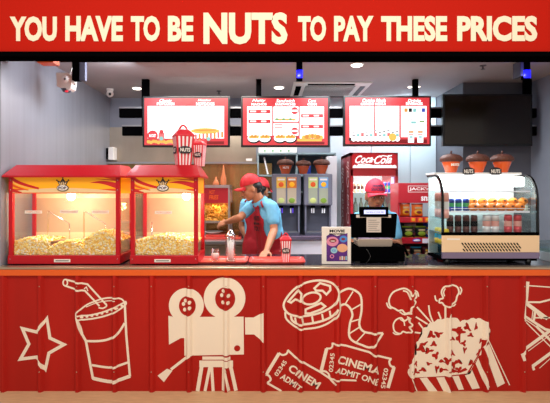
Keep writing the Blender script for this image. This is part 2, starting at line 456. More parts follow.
d.stroke(q([(55, 203), (62, 228), (95, 246), (150, 243), (215, 228), (265, 203), (290, 168)]), 2.0)
for a, c in (((75, 212), (80, 240)), ((110, 212), (116, 243)), ((160, 206), (166, 240)), ((210, 194), (216, 228)), ((248, 178), (254, 212))): d.stroke(q([a, c]), 1.7, False, False)
d.stroke(q([(295, 88), (340, 68), (380, 80), (405, 110), (407, 180), (396, 245), (415, 280), (460, 291), (515, 290)]), 1.9)
d.stroke(q([(298, 155), (325, 146), (350, 165), (362, 200), (350, 240), (345, 300), (365, 330), (410, 350), (450, 362), (480, 342), (515, 290)]), 1.9)
for a, c in (((325, 146), (365, 82)), ((360, 172), (407, 145)), ((350, 235), (400, 220)), ((348, 292), (398, 260)), ((382, 335), (425, 288))): d.stroke(q([a, c]), 1.2, False, False)
d.build('film_reel_drawing', 'white outline of a film reel with trailing film strip')
d = D(); q = lambda L: [(315+x/6.47, 335+y/6.47) for x, y in L]
d.stroke(q([(75, 88), (40, 232)]), 3.0, False, False); d.stroke(q([(72, 86), (100, 86), (112, 72), (112, 54)]), 1.6)
d.stroke(q([(108, 54), (200, 68), (350, 110), (380, 128), (495, 155)]), 1.8, False, False)
d.stroke(q([(492, 155), (480, 172), (490, 200), (515, 207)]), 1.8); d.stroke(q([(511, 207), (472, 342)]), 3.0, False, False)
d.stroke(q([(40, 230), (70, 236), (90, 255), (90, 275), (125, 288), (190, 291), (268, 294)]), 1.6)
d.stroke(q([(85, 265), (112, 300), (135, 318)]), 1.8)
a = lambda x, y: (315+x/6.47, 335+y/6.47)
d.text('CINEMA', a(140, 181), a(412, 256), 8.2); d.text('ADMIT ONE', a(127, 240), a(402, 322), 6.2)
d.text('02345', a(116, 240), a(128, 118), 4.4, .02); d.text('02345', a(446, 212), a(424, 342), 4.6, .02)
d.build('cinema_ticket_drawing', 'white outline of a whole admission ticket')
d = D(); q = lambda L: [(265+x/6.72, 335+y/6.72) for x, y in L]; a = lambda x, y: (265+x/6.72, 335+y/6.72)
d.stroke(q([(95, 122), (10, 262)]), 2.9, False, False); d.stroke(q([(92, 120), (118, 134), (145, 125), (155, 100)]), 1.7)
d.stroke(q([(152, 100), (205, 150), (300, 208), (372, 248), (437, 292)]), 1.8, False, False); d.stroke(q([(375, 243), (405, 245), (428, 262), (434, 286)]), 1.6)
d.stroke(q([(5, 262), (28, 275), (38, 300), (15, 322)]), 1.8); d.stroke(q([(15, 322), (110, 376)]), 1.8, False, False)
d.text('CINEM', a(150, 238), a(350, 366), 8.0); d.text('ADMIT', a(98, 290), a(230, 374), 6); d.text('02345', a(84, 280), a(150, 182), 4.4, .02)
d.build('torn_ticket_drawing', 'white outline of a second tilted ticket')
d = D(); q = lambda L: [(380+x/6.11, 275+y/6.11) for x, y in L]
d.stroke(q([(62, 190), (55, 150), (75, 110), (110, 90), (150, 82), (180, 98), (190, 125), (215, 108), (222, 135), (205, 150), (218, 165), (205, 185), (188, 195), (182, 225), (155, 235), (135, 215), (112, 218), (90, 205)]), 1.5, True)
d.stroke(q([(140, 96), (168, 106), (184, 148)]), 1.3); d.stroke(q([(40, 168), (50, 195), (70, 205)]), 1.3); d.stroke(q([(208, 92), (228, 105), (235, 132)]), 1.3); d.stroke(q([(120, 225), (150, 242), (190, 230)]), 1.2)
d.build('left_kernel_drawing', 'largest of the flying popcorn outlines')
d = D(); d.stroke(q([(85, 335), (82, 300), (100, 272), (130, 262), (150, 280), (175, 265), (178, 285), (192, 300), (178, 318), (190, 340), (165, 352), (140, 345), (125, 358), (100, 352)]), 1.4, True)
d.stroke(q([(78, 350), (95, 362), (120, 362)]), 1.1); d.stroke(q([(165, 255), (185, 262)]), 1.1, False, False); d.stroke(q([(122, 270), (145, 285), (150, 310)]), 1.1)
d.build('low_kernel_drawing', 'smallest of the flying popcorn outlines')
d = D(); d.stroke(q([(385, 140), (375, 105), (390, 75), (430, 60), (470, 72), (482, 105), (470, 130), (462, 160), (440, 178), (425, 190), (395, 188), (380, 170), (362, 168), (365, 148)]), 1.5, True)
d.stroke(q([(398, 82), (388, 105), (395, 130)]), 1.1); d.stroke(q([(335, 125), (340, 150), (352, 160)]), 1.3); d.stroke(q([(488, 72), (498, 92), (488, 120)]), 1.3); d.stroke(q([(430, 190), (450, 188), (462, 175)]), 1.1)
d.build('high_kernel_drawing', 'flying popcorn outline on the right')
d = D()
for p in (((225, 195), (320, 300)), ((297, 185), (305, 240), (325, 290)), ((218, 255), (290, 300)), ((235, 290), (265, 330)), ((210, 350), (262, 356)), ((355, 225), (372, 268)), ((398, 195), (398, 272)), ((430, 235), (418, 265))): d.stroke(q(p), 1.4)
z = lambda L: [(400+x/4.48, 305+y/4.48) for x, y in L]
ol = [(45, 322), (42, 290), (55, 245), (80, 215), (78, 170), (100, 140), (105, 110), (140, 85), (170, 72), (200, 65), (235, 58), (270, 78), (300, 70), (340, 62), (385, 75), (397, 110), (390, 148), (370, 180), (350, 230), (310, 305), (200, 318), (60, 325)]
rl = random.Random(5); lp = []
for k in range(len(ol)):
    p = Vector(ol[k]); c = Vector(ol[(k+1) % len(ol)]); n = max(1, int((c-p).length/9))
    for j in range(n):
        t = j/n; e = (c-p).normalized(); nn = Vector((e.y, -e.x)); amp = 8 if k < 18 else 0
        lp.append(p.lerp(c, t)+nn*amp*abs(math.sin((len(lp))*.85))+nn*rl.uniform(-1, 2)*(k < 18))
d.poly(z(lp))
for s_ in ([(88, 327), (120, 324), (168, 386), (127, 386)], [(162, 324), (198, 322), (224, 386), (194, 386)], [(233, 319), (262, 316), (286, 378), (262, 380)],
           [(290, 314), (314, 308), (322, 290), (357, 372), (323, 377)], [(338, 262), (350, 236), (402, 368), (386, 374)], [(372, 188), (394, 165), (402, 180), (470, 350), (436, 368)]): d.poly(z(s_))
d.stroke(z([(50, 326), (76, 386)]), .9, False, False); d.stroke([(487, 337), (509.5, 385)], .9, False, False)
d.lay = 1
cs = [(108, 172), (92, 195), (150, 175), (172, 130), (140, 135), (160, 225), (130, 262), (165, 285), (70, 298), (100, 290), (190, 290), (232, 215), (210, 245), (262, 150), (255, 112), (232, 150), (275, 120), (315, 135), (285, 170), (240, 265), (262, 255), (262, 288), (300, 100), (340, 98), (230, 295), (70, 262), (188, 252), (128, 205), (362, 160), (350, 215), (320, 260), (290, 200)]
for cx, cy in cs:
    r = rl.uniform(17, 30); el = rl.uniform(.45, .9); ph = rl.uniform(0, PI); n = 13; w1 = rl.uniform(0, 6); P_ = []
    for k in range(n):
        a = 2*PI*k/n; q_ = r*(.62+.38*math.sin(2.9*a+w1)*rl.uniform(.5, 1.2)); u, v = q_*math.cos(a), q_*math.sin(a)*el
        P_.append((cx+u*math.cos(ph)-v*math.sin(ph), cy+u*math.sin(ph)+v*math.cos(ph)))
    d.poly(z(P_), 'panel_red')
d.poly(z([(366, 158), (384, 148), (376, 175), (352, 225), (310, 300), (300, 303), (345, 228), (362, 190)]), 'panel_red')
d.poly(z([(238, 286), (262, 296), (292, 280), (302, 290), (270, 303), (240, 300)]), 'panel_red')
d.lay = 0
d.build('popcorn_box_drawing', 'solid cream drawing of a striped popcorn box bursting over')
d = D(); z = lambda L: [(480+x/5.37, 270+y/5.37) for x, y in L]; y2 = lambda L: [(480+x/5.93, 335+y/5.93) for x, y in L]
ST = [(z([(254, 62), (245, 172)]), 3.6), (z([(262, 84), (376, 92)]), 1.0), (z([(250, 172), (320, 173), (380, 158)]), 1.6), (z([(245, 175), (362, 262)]), 3.0), (z([(238, 172), (230, 255)]), 1.2),
      (z([(244, 185), (345, 262)]), .8), (z([(232, 243), (350, 318), (400, 330)]), 2.2), (z([(228, 255), (345, 335)]), .9), (z([(296, 222), (288, 272)]), 2.0), (z([(284, 215), (278, 262)]), .8),
      (z([(288, 256), (376, 256)]), 1.2), (z([(305, 232), (330, 262)]), 1.1), (z([(230, 264), (392, 426)]), 1.0), (z([(300, 300), (440, 440)]), 2.2),
      (y2([(420, -30), (270, 80)]), 2.8), (y2([(272, 78), (246, 112), (254, 146)]), 2.4), (y2([(455, 80), (310, 186)]), 2.8), (y2([(312, 184), (320, 208)]), 2.2), (y2([(430, -12), (285, 95)]), .7), (y2([(420, 135), (352, 196)]), .7)]
for p, w in ST:
    d.stroke(p, w, False, False); d.stroke([(1132-x, y) for x, y in p], w, False, False)
d.build('director_chair_drawing', 'white outline of a folding director chair')

# ------------------------------------------------------------ popcorn machines
def popcorn(b, x0, x1, y0, y1, z0, hf, n, rad=.0095):
    rr = random.Random(int(x0*1000)+3)
    # solid heap below the kernels
    N = 14; g = [[Vector((x0+(x1-x0)*i/N, y0+(y1-y0)*j/6, z0+hf(i/N, j/6)-.006)) for i in range(N+1)] for j in range(7)]
    ii = b.mi('corn2'); V = [[b.bm.verts.new(p) for p in r] for r in g]
    for j in range(6):
        for i in range(N): b.face([V[j][i], V[j][i+1], V[j+1][i+1], V[j+1][i]], ii, True)
    Fv = [b.bm.verts.new(Vector((p.x, p.y, z0))) for p in g[0]]
    for i in range(N): b.face([Fv[i], Fv[i+1], V[0][i+1], V[0][i]], ii)
    base = bmesh.new(); bmesh.ops.create_icosphere(base, subdivisions=1, radius=1)
    bv = [v.co.copy() for v in base.verts]; bf = [[v.index for v in f.verts] for f in base.faces]; base.free()
    mi = [b.mi('corn1'), b.mi('corn2'), b.mi('corn3')]
    for k in range(n):
        u = rr.random(); v = rr.random()
        if k < n*.55: c = Vector((x0+(x1-x0)*u, y0-.002, z0+rr.random()*hf(u, 0)))
        else: v = v*v; c = Vector((x0+(x1-x0)*u, y0+(y1-y0)*v, z0+hf(u, v)+rr.uniform(-.003, .006)))
        r = rad*rr.uniform(.6, 1.1); off = Vector((rr.random()*9, rr.random()*9, rr.random()*9))
        vv = [b.bm.verts.new(c+p*r*(1+.75*noise.noise(p*1.6+off))) for p in bv]
        m = rr.choice((mi[0], mi[0], mi[1], mi[2]))
        for f in bf: b.face([vv[q] for q in f], m, True)

def machine(px0, px1, label, lamps, cards, piles, groups):
    Y0, Y1 = 3.3, 3.66
    x0, x1 = WX(px0, Y0), WX(px1, Y0); cz = .92
    t = thing('popcorn_machine', label, 'popcorn machine', ((x0+x1)/2, (Y0+Y1)/2, cz), 'popcorn machines')
    zb0, zb1 = WZ(264, Y0), WZ(255.5, Y0); zh0, zh1 = WZ(193.5, Y0), WZ(175, Y0)
    b = B(); b.box(x0-.004, x1+.004, Y0-.006, Y1, zb0, zb1, 'm_red', .003); base = b.build('base', t)
    for fx in (x0+.05, x1-.06):
        for fy in (Y0+.025, Y1-.05):
            b = B(); b.lathe([(.016, 0), (.014, zb0-.92)], (fx, fy, .92), 'black', 12); b.build('foot', t)
    cx = (x0+x1)/2 + (-.01)
    b = B(); b.box(cx-.062, cx+.062, Y0-.009, Y0-.005, WZ(262, Y0), WZ(259, Y0), 'card'); b.box(cx-.05, cx+.05, Y0-.0095, Y0-.009, WZ(261, Y0), WZ(260.2, Y0), 'label_ink'); b.build('name_plate', base)
    pw = .030
    for ax, ay in ((x0, Y0), (x1-pw, Y0), (x0, Y1-pw), (x1-pw, Y1-pw)):
        b = B(); b.box(ax, ax+pw, ay, ay+pw, zb1-.01, zh1, 'm_red', .002)
        if ay == Y0:
            for pz in (WZ(259, Y0), WZ(180, Y0), WZ(190, Y0)):
                b.ell((ax+pw/2, ay-.006 if pz < zb1 else ay, pz), (.0045, .003, .0045), 'chrome', None, 8, 6)
        b.build('post', t)
    # header with swooshes and crown emblem
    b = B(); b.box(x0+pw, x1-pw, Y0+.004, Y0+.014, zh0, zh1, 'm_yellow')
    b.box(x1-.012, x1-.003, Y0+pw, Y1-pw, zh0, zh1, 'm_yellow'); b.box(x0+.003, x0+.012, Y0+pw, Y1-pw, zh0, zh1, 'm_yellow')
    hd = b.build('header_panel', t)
    b = B(); h = zh1-zh0; y = Y0+.0035
    def sw(cl, m, dy):
        L = []; n = 24
        for k in range(n+1):
            u = k/n; a_, b_ = cl(u); L.append((Vector((a_[0], y-dy, a_[1])), Vector((b_[0], y-dy, b_[1]))))
        i = b.mi(m)
        for p, c in zip(L, L[1:]):
            b.face([b.bm.verts.new(q_) for q_ in (p[0], c[0], c[1], p[1])], i)
    wl = x1-x0-2*pw; xa = x0+pw
    sw(lambda u: ((xa+wl*u, zh0), (xa+wl*u, zh0+h*(.16+.1*math.cos(PI*2*u)))), 'm_orange', 0)
    sw(lambda u: ((xa+wl*u, zh0+h*.05), (xa+wl*u, zh0+h*(.30-.18*abs(2*u-1)**2))), 'm_pale', .0004)
    sw(lambda u: ((xa+.2*u, zh1-h*(.05+.62*u**.6)), (xa+.2*u, zh1-h*(.28+.5*u**.6))), 'm_crimson', .0008)
    sw(lambda u: ((xa+.12*u, zh1-h*(.45+.35*u**.7)), (xa+.12*u, zh1-h*(.62+.22*u**.7))), 'm_orange', .0010)
    sw(lambda u: ((xa+.17*u, zh1-h*(.33+.45*u**.6)), (xa+.17*u, zh1-h*(.36+.43*u**.6))), 'm_pale', .0012)
    sw(lambda u: ((xa+.07*u, zh1-h*(.72+.2*u**.7)), (xa+.07*u, zh1-h*(.92+.04*u**.7))), 'm_crimson', .0014)
    xe = x1-pw
    sw(lambda u: ((xe-.2*u, zh1-h*(.42-.1*math.sin(PI*u))), (xe-.2*u, zh1-h*(.72-.3*u-.08*math.sin(PI*u)))), 'm_crimson', .0008)
    sw(lambda u: ((xe-.11*u, zh1-h*.1), (xe-.11*u, zh1-h*(.28-.18*u))), 'm_orange', .0010)
    sw(lambda u: ((xe-.15*u, zh1-h*(.25-.05*u)), (xe-.15*u, zh1-h*(.32-.1*u))), 'm_crimson', .0012)
    b.build('swoosh_graphic', hd, label='red and orange swooshes', recalc=False)
    b = B(); ex = cx+.0; ez = zh0+h*.30; yy = Y0+.0
    b.ell((ex, yy, ez), (.046, .004, .027), 'badge', None, 24, 10); b.ell((ex, yy-.003, ez), (.040, .003, .021), 'card', None, 24, 10)
    b.text('POP', (ex-.03, yy-.0065, ez-.011), (1, 0, 0), (0, 0, 1), .06, .022, 'ink_navy', .03)
    cr = [(-.026, .018), (-.045, .054), (-.019, .044), (0, .072), (.019, .044), (.045, .054), (.026, .018)]
    for g_, mm, dy in ((1, 'badge', 0), (.66, 'm_pale', -.002)):
        b.prism([(ex+p*g_, ez+.004+q_*g_+(1-g_)*.012) for p, q_ in cr], 'y', yy+.003+dy, yy+.0+dy, mm)
    for p, q_ in ((-.045, .057), (0, .075), (.045, .057)): b.ell((ex+p, yy, ez+q_+.002), (.006, .004, .006), 'badge', None, 8, 6)
    for k in (-1, 0, 1): b.box(ex+k*.013-.0025, ex+k*.013+.0025, yy-.0035, yy-.001, ez+.024, ez+.052, 'badge')
    b.build('crown_emblem', hd, label='dark crown emblem lettered POP')
    # hipped roof
    o = .045; zr0, zr1 = WZ(175.6, 3.255), WZ(165, 3.37)
    def ring(ex_, ey, z_): return [Vector((x0-ex_, Y0-ey, z_)), Vector((x1+ex_, Y0-ey, z_)), Vector((x1+ex_, Y1+ey, z_)), Vector((x0-ex_, Y1+ey, z_))]
    xo = .024
    b = B(); b.loft([ring(xo, o, zr0-.012), ring(xo, o, zr0), ring(-.02, -.07, zr1)], 'm_red', True, False); b.build('roof', t)
    # glass, back wall
    b = B(); b.box(x0+pw, x1-pw, Y0+.012, Y0+.016, zb1, zh0, 'glass')
    b.box(x1-.012, x1-.008, Y0+pw, Y1-pw, zb1, zh0, 'glass'); b.box(x0+.008, x0+.012, Y0+pw, Y1-pw, zb1, zh0, 'glass')
    b.build('glass_pane', t)
    b = B(); b.box(x0+pw, x1-pw, Y1-.02, Y1-.012, zb1, WZ(232, Y1), 'cream'); b.box(x0+pw, x1-pw, Y1-.02, Y1-.012, WZ(198, Y1), zh1, 'cream')
    b.box(x0+pw, x1-pw, Y1-.016, Y1-.012, WZ(232, Y1), WZ(198, Y1), 'm_back'); b.build('back_panel', t, label='cream back panel with tan sheet in place of lit back glass')
    b = B(); b.box(x0+pw, x1-pw, Y0+.02, Y1-.02, zb1-.002, zb1+.002, 'chrome'); b.build('tray_floor', t)
    b = B(); b.box(x0+.01, x1-.01, Y0+.01, Y1-.01, zh1-.008, zh1, 'cream'); b.build('inner_ceiling', t)
    for lx in lamps:
        X = WX(lx, 3.45)
        b = B(); b.ell((X, 3.47, WZ(196, 3.47)), (.032, .032, .036), 'bulb'); lm = b.build('lamp_bulb', t, label='glowing warm bulb')
        b = B(); b.lathe([(.016, 0), (.016, .06)], (X, 3.47, WZ(196, 3.47)+.03), 'chrome', 12); b.build('lamp_socket', lm)
        L = bpy.data.lights.new('machine_light', 'POINT'); L.energy = 5.5; L.color = (1, .88, .68); L.shadow_soft_size = .04
        lo = bpy.data.objects.new('machine_light', L); lo.location = (X, 3.365, WZ(203, 3.365)); link(lo)
    for a_, c_, py in cards:
        Y = Y0+.010
        b = B(); b.box(WX(a_, Y), WX(c_, Y), Y-.002, Y, WZ(py+1.5, Y), WZ(py-1.5, Y), 'card')
        b.text('POPCORN', (WX(a_, Y)+.012, Y-.0025, WZ(py+.8, Y)), (1, 0, 0), (0, 0, 1), WX(c_, Y)-WX(a_, Y)-.024, .012, 'muffin', .0); b.build('price_card', t)
    for (a_, c_, z0_, hmax, peak, n) in piles:
        X0, X1 = WX(a_, Y0+.02), WX(c_, Y0+.02)
        b = B(); hf = lambda u, v, hm=hmax, pk=peak: hm*(pk[0]+(pk[1]-pk[0])*math.sin(PI*min(1, max(0, u)))**.8*(1-.2*v))*(1+.05*math.sin(9*u+pk[0]*5))
        popcorn(b, X0, X1, Y0+.032, Y1-.05, zb1+.003, hf, n)
        b.build('popcorn_heap', t, kind='stuff', label='heap of yellow popcorn', recalc=False)
    if len(piles) > 1:
        for dx in (48, 84):
            Y = 3.42; X = WX(dx, Y)
            b = B(); b.tube([(X, Y, zb1), (X, Y, WZ(211, Y)), (X+.02, Y, WZ(212, Y)), (X+.155, Y+.03, WZ(224, Y)), (X+.155, Y+.03, zb1)], .0035, 'chrome', 8); b.build('wire_divider', t)
    else:
        b = B(); X = WX(152, 3.45); b.tube([(X, 3.45, zb1), (X, 3.45, WZ(222, 3.45))], .0035, 'chrome', 8); b.build('wire_divider', t)
    # steel kettle hung from the ceiling, behind
    return t
machine(8.5, 119.5, 'wide red popcorn machine at far left with three popcorn heaps', [70], [(25, 42, 212), (60, 78, 211.7), (92, 109, 212)],
        [(12, 49, 0, .118, (.85, 1.0), 620), (49, 84, 0, .105, (.45, .95), 560), (84, 119, 0, .16, (.68, 1.08), 700)], 0)
machine(130.5, 197.7, 'narrower red popcorn machine with one heap beneath two striped buckets', [186], [(155, 172, 212.5)],
        [(133.5, 196, 0, .135, (.72, 1.02), 1150)], 0)

# ------------------------------------------------------------ striped popcorn buckets
def badge(b, c, w, h, ux, n, txt=True, m='badge'):
    ux = Vector(ux); n = Vector(n); c = Vector(c); up = Vector((0, 0, 1))
    pts = [(-.5, -.3), (-.42, -.3), (-.36, -.5), (.36, -.5), (.42, -.3), (.5, -.3), (.5, .3), (.42, .3), (.3, .46), (0, .54), (-.3, .46), (-.42, .3), (-.5, .3)]
    i = b.mi(m); r0 = [c+ux*(p*w)+up*(q_*h) for p, q_ in pts]; b.loft([r0, [p+n*.003 for p in r0]], m, True, False)
    if txt: b.text('NUTS', c+n*.0035-ux*w*.38-up*h*.26, ux, up, w*.76, h*.52, 'card', .03)
def bucket(label, loc, w, hgt, rz, split=True):
    t = thing('popcorn_bucket', label, 'popcorn bucket', loc, 'striped popcorn buckets')
    t.rotation_euler.z = rz
    Wb, Wt = w*.72, w
    b = B(); nst = 9
    for k in range(4):
        ca, sa = math.cos(k*PI/2), math.sin(k*PI/2)
        for j in range(nst):
            u0, u1 = j/nst-.5, (j+1)/nst-.5
            P = [Vector((u0*Wb, -Wb/2, 0)), Vector((u1*Wb, -Wb/2, 0)), Vector((u1*Wt, -Wt/2, hgt)), Vector((u0*Wt, -Wt/2, hgt))]
            P = [Vector((p.x*ca-p.y*sa, p.x*sa+p.y*ca, p.z)) for p in P]
            b.flat(P, 'stripe_red' if j % 2 == 0 else 'stripe_white')
    b.flat([(-Wb/2, -Wb/2, 0), (-Wb/2, Wb/2, 0), (Wb/2, Wb/2, 0), (Wb/2, -Wb/2, 0)], 'stripe_white')
    b.build('striped_box', t, world=False)
    b = B(); e = Wt/2+.003
    R4 = lambda e_, z_: [Vector((-e_, -e_, z_)), Vector((e_, -e_, z_)), Vector((e_, e_, z_)), Vector((-e_, e_, z_))]
    b.loft([R4(e, hgt-.006), R4(e, hgt+.008), R4(e*.55, hgt+w*.34), R4(e*.45, hgt+w*.37)], 'stripe_red', True, False)
    ld = b.build('lid', t, world=False, bev=.004, label='red peaked lid')
    b = B(); b.tube([(-w*.3+w*.6*k/10, 0, hgt+w*.22+math.sin(PI*k/10)*w*.40) for k in range(11)], w*.055, 'stripe_red', 8); b.build('handle', ld, world=False)
    b = B(); zz = hgt*.52; tl = (Wt-Wb)/2/hgt; off = -(Wb/2+(Wt-Wb)/2*.52)-.002-tl*hgt*.12
    badge(b, (0, off, zz), w*.72, hgt*.24, (1, 0, 0), (0, -1, 0)); badge(b, (off, 0, zz), w*.72, hgt*.24, (0, -1, 0), (-1, 0, 0)); b.build('badge', t, world=False, label='dark oval badge')
    return t
zr = WZ(165, 3.37)
bucket('larger striped popcorn bucket standing on the second popcorn machine', (WX(183, 3.46), 3.47, zr), .145, .235, .42)
bucket('smaller striped popcorn bucket behind the larger one on the machine', (WX(200, 3.56), 3.54, zr), .088, .175, -.22)
# trays
def tray(label, x0, x1, y0, y1, rz=0):
    cx, cy = (x0+x1)/2, (y0+y1)/2; hx, hy = (x1-x0)/2, (y1-y0)/2
    def rr(e, z_):
        L = []; rad = .03
        for k, (sx, sy) in enumerate(((1, 1), (-1, 1), (-1, -1), (1, -1))):
            for j in range(5):
                a = (k+j/4)*PI/2; L.append(Vector(((hx+e-rad)*sx+rad*math.cos(a), (hy+e-rad)*sy+rad*math.sin(a), z_)))
        return L
    b = B(); b.loft([rr(-.016, 0), rr(-.004, .010), rr(0, .020), rr(-.005, .020), rr(-.02, .006)], 'tray', True, False)
    o = b.build('serving_tray', label=label, cat='tray', group='red trays on the counter'); o.location = (cx, cy, .9185); o.rotation_euler.z = rz
tray('small red tray with a straw jar beside the popcorn machine', -.565, -.16, 3.315, 3.60, 0)
tray('long red tray under the single striped bucket on the counter', WX(249, 3.4), WX(305, 3.4), 3.31, 3.58)
bucket('lone small striped bucket standing on the long red tray', (WX(285.5, 3.45), 3.42, .926), .085, .17, 0)
# straw jar, glass cup
jx, jy = WX(230.5, 3.42), 3.42
t = thing('straw_jar', 'tall clear glass jar full of white straws with a metal cap', 'jar', (jx, jy, .926))
b = B(); b.lathe([(.038, 0), (.041, .01), (.041, .18), (.038, .20), (.036, .20), (.038, .18), (.038, .012), (.0, .012)], (jx, jy, .926), 'glass_jar', 20); b.build('jar', t)
b = B(); b.lathe([(.038, .2), (.038, .21), (.026, .222), (.016, .246), (.0, .25)], (jx, jy, .926), 'chrome', 20); b.build('cap', t)
b = B(); b.lathe([(.0, .0), (.037, .0), (.037, .012), (0, .012)], (jx, jy, .9265), 'printer', 20); b.build('base', t)
for k in range(22):
    a = k*2.4; r = .027*math.sqrt((k+.5)/22); b = B()
    p0 = Vector((jx+r*math.cos(a)*.8, jy+r*math.sin(a)*.8, .94)); p1 = Vector((jx+r*math.cos(a+.8)*1.1, jy+r*math.sin(a+.8)*1.1, .94+.12+.05*R.random()))
    b.tube([p0, p1], .0045, 'straw', 6); o = b.build('straw', loc=p0, label='white straw standing in the glass jar', cat='straw', group='straws in the glass jar')
jx, jy = WX(215.5, 3.46), 3.44
b = B(); b.lathe([(.032, 0), (.036, .075), (.038, .092), (.033, .092), (.03, .004), (0, .004)], (jx, jy, .926), 'glass_jar', 20)
b.lathe([(.0, .01), (.029, .01), (.031, .06), (.0, .06)], (jx, jy, .926), 'clear_pink', 16)
b.build('plastic_tumbler', loc=(jx, jy, .926), label='short clear tumbler on the tray left of the straw jar', cat='cup')

# ------------------------------------------------------------ framed snack poster on the counter
Y = 3.32
t = thing('counter_sign', 'white framed purple snack poster standing on the counter', 'sign', (WX(336.5, Y), Y, .918))
b = B(); x0, x1, z0, z1 = WX(322, Y), WX(351, Y), .92, WZ(227, Y)
b.box(x0, x1, Y, Y+.02, z0, z1, 'frame_white', .002); b.box(x0+.02, x1-.02, Y+.02, Y+.09, z0, z0+.012, 'frame_white'); b.build('frame', t)
X = lambda p: WX(p, Y-.001); Z = lambda p: WZ(p, Y-.001)
b = B(); b.box(X(326.5), X(347.5), Y-.001, Y+.001, Z(261.3), Z(228.5), 'poster_purple'); ps = b.build('poster', t)
b = B(); y = Y-.0015
def disc(b, cx, cy, rx, ry, m, y): b.prism([(X(cx)+rx*.0077*math.cos(k*PI/14), Z(cy)+ry*.0077*math.sin(k*PI/14)) for k in range(28)], 'y', y, y+.0006, m)
b.prism([(X(326.5), Z(228.5)), (X(347.5), Z(228.5)), (X(347.5), Z(233)), (X(337), Z(236)), (X(331), Z(233.5)), (X(326.5), Z(236))], 'y', y+.0006, y, 'frame_white')
disc(b, 332.5, 241.5, 6, 4.8, 'poster_pink', y-.0006); disc(b, 332.8, 240.6, 3.6, 2.0, 'mouth', y-.0012); disc(b, 332.8, 241, 2.4, .5, 'frame_white', y-.0018)
disc(b, 343.5, 239, 4, 3.4, 'poster_blue', y-.0006); disc(b, 343.2, 239, 2.0, 1.2, 'mouth', y-.0012)
disc(b, 342.3, 248, 5.3, 4.2, 'poster_orange', y-.0006); disc(b, 334, 250.4, 3.4, 2.9, 'poster_teal', y-.0006)
disc(b, 332, 256.3, 2.2, 2, 'poster_pink', y-.0006); disc(b, 332, 256.3, 1.2, 1.2, 'poster_purple', y-.0012)
for k, m in enumerate(('poster_orange', 'frame_white', 'poster_orange', 'poster_teal')): b.box(X(339.5+2*k), X(340.8+2*k), y-.0006, y, Z(260), Z(256.5-.4*(k % 2)), m)
b.text('ICE', (X(332), y-.0016, Z(251.6)), (1, 0, 0), (0, 0, 1), .028, .016, 'poster_blue', .02)
b.build('poster_picture', ps, label='round snack pictures with open mouths')
b = B(); b.text('MOVIE', (X(329.5), y-.001, Z(232.4)), (1, 0, 0), (0, 0, 1), .118, .022, 'matte_black', .04)
b.text('SNACKERS', (X(329), y-.001, Z(234.8)), (1, 0, 0), (0, 0, 1), .12, .013, 'matte_black', .04); b.build('poster_lettering', ps, recalc=False)

# ------------------------------------------------------------ cash register
t = thing('cash_register', 'black cash register with customer display and hanging receipt on the counter', 'cash register', (WX(376, 3.5), 3.5, .918))
b = B(); b.box(WX(352.5, 3.36), WX(405, 3.36), 3.36, 3.72, .935, WZ(247.5, 3.36), 'matte_black', .004)
for x in (WX(357, 3.4), WX(400, 3.4)): b.box(x-.02, x+.02, 3.38, 3.70, .918, .937, 'black')
dr = b.build('cash_drawer', t)
b = B(); Y = 3.42; b.prism([(WX(357, Y), WZ(241, Y)), (WX(359, Y), WZ(239, Y)), (WX(391, Y), WZ(239, Y)), (WX(393, Y), WZ(241, Y)), (WX(392, Y), WZ(246, Y)), (WX(389, Y), WZ(248, Y)), (WX(361, Y), WZ(248, Y)), (WX(358, Y), WZ(246, Y))], 'y', Y, Y+.16, 'printer')
b.box(WX(358, Y), WX(392, Y), Y+.005, Y+.15, WZ(239, Y), WZ(238, Y), 'case_base'); b.build('silver_stand', t, bev=.003, label='silver monitor stand')
Y = 3.45
b = B(); b.prism([(WX(351, Y), WZ(214, Y)), (WX(397.5, Y), WZ(214, Y)), (WX(395.5, Y), WZ(238, Y)), (WX(352, Y), WZ(238, Y))], 'y', Y, Y+.05, 'matte_black'); mo = b.build('monitor', t, bev=.005, label='back of a black monitor')
b = B(); b.box(WX(366, Y), WX(384, Y), Y+.02, Y+.08, WZ(240, Y), WZ(236, Y), 'matte_black'); b.build('neck', mo)
b = B(); Y2 = 3.42; b.box(WX(360, Y2), WX(388.5, Y2), Y2, Y2+.035, WZ(217, Y2), WZ(207, Y2), 'matte_black', .003)
b.box(WX(357, Y2), WX(391.5, Y2), Y2+.012, Y2+.03, WZ(217.8, Y2), WZ(215, Y2), 'receipt'); cd = b.build('customer_display', t)
b = B(); b.box(WX(364, Y2), WX(385.5, Y2), Y2-.002, Y2, WZ(214, Y2), WZ(210, Y2), 'vfd'); b.text('WELCOME', (WX(366, Y2), Y2-.003, WZ(212.8, Y2)), (1, 0, 0), (0, 0, 1), .14, .01, 'violet_led', 0); b.build('lit_screen', cd, label='pale lit display strip')
b = B(); pts = [(WX(366.5, 3.42), 3.415), ]
b.box(WX(366.5, 3.41), WX(381, 3.41), 3.408, 3.411, WZ(232.3, 3.41), WZ(217.3, 3.41), 'receipt')
for k in range(6): b.box(WX(368+.4*(k % 2), 3.41), WX(379.5-(k*3 % 4), 3.41), 3.4072, 3.408, WZ(230.4-2*k, 3.41), WZ(230.0-2*k, 3.41), 'label_ink')
b.build('receipt', t, label='paper receipt hanging over the monitor')
b = B(); b.tube([W(366, 248, 3.37)+Vector((0, 0, 0)), W(368, 251, 3.352), W(370.5, 256, 3.35), W(369, 260, 3.35), W(366, 263.2, 3.34)], .004, 'black_gloss', 8)
b.build('cable', t)
b = B(); b.tube([W(391, 246, 3.56), W(397, 244, 3.58), W(403, 246.5, 3.6), W(406, 251, 3.64), W(407.5, 255, 3.7)], .011, 'matte_black', 8); b.build('cable', t)
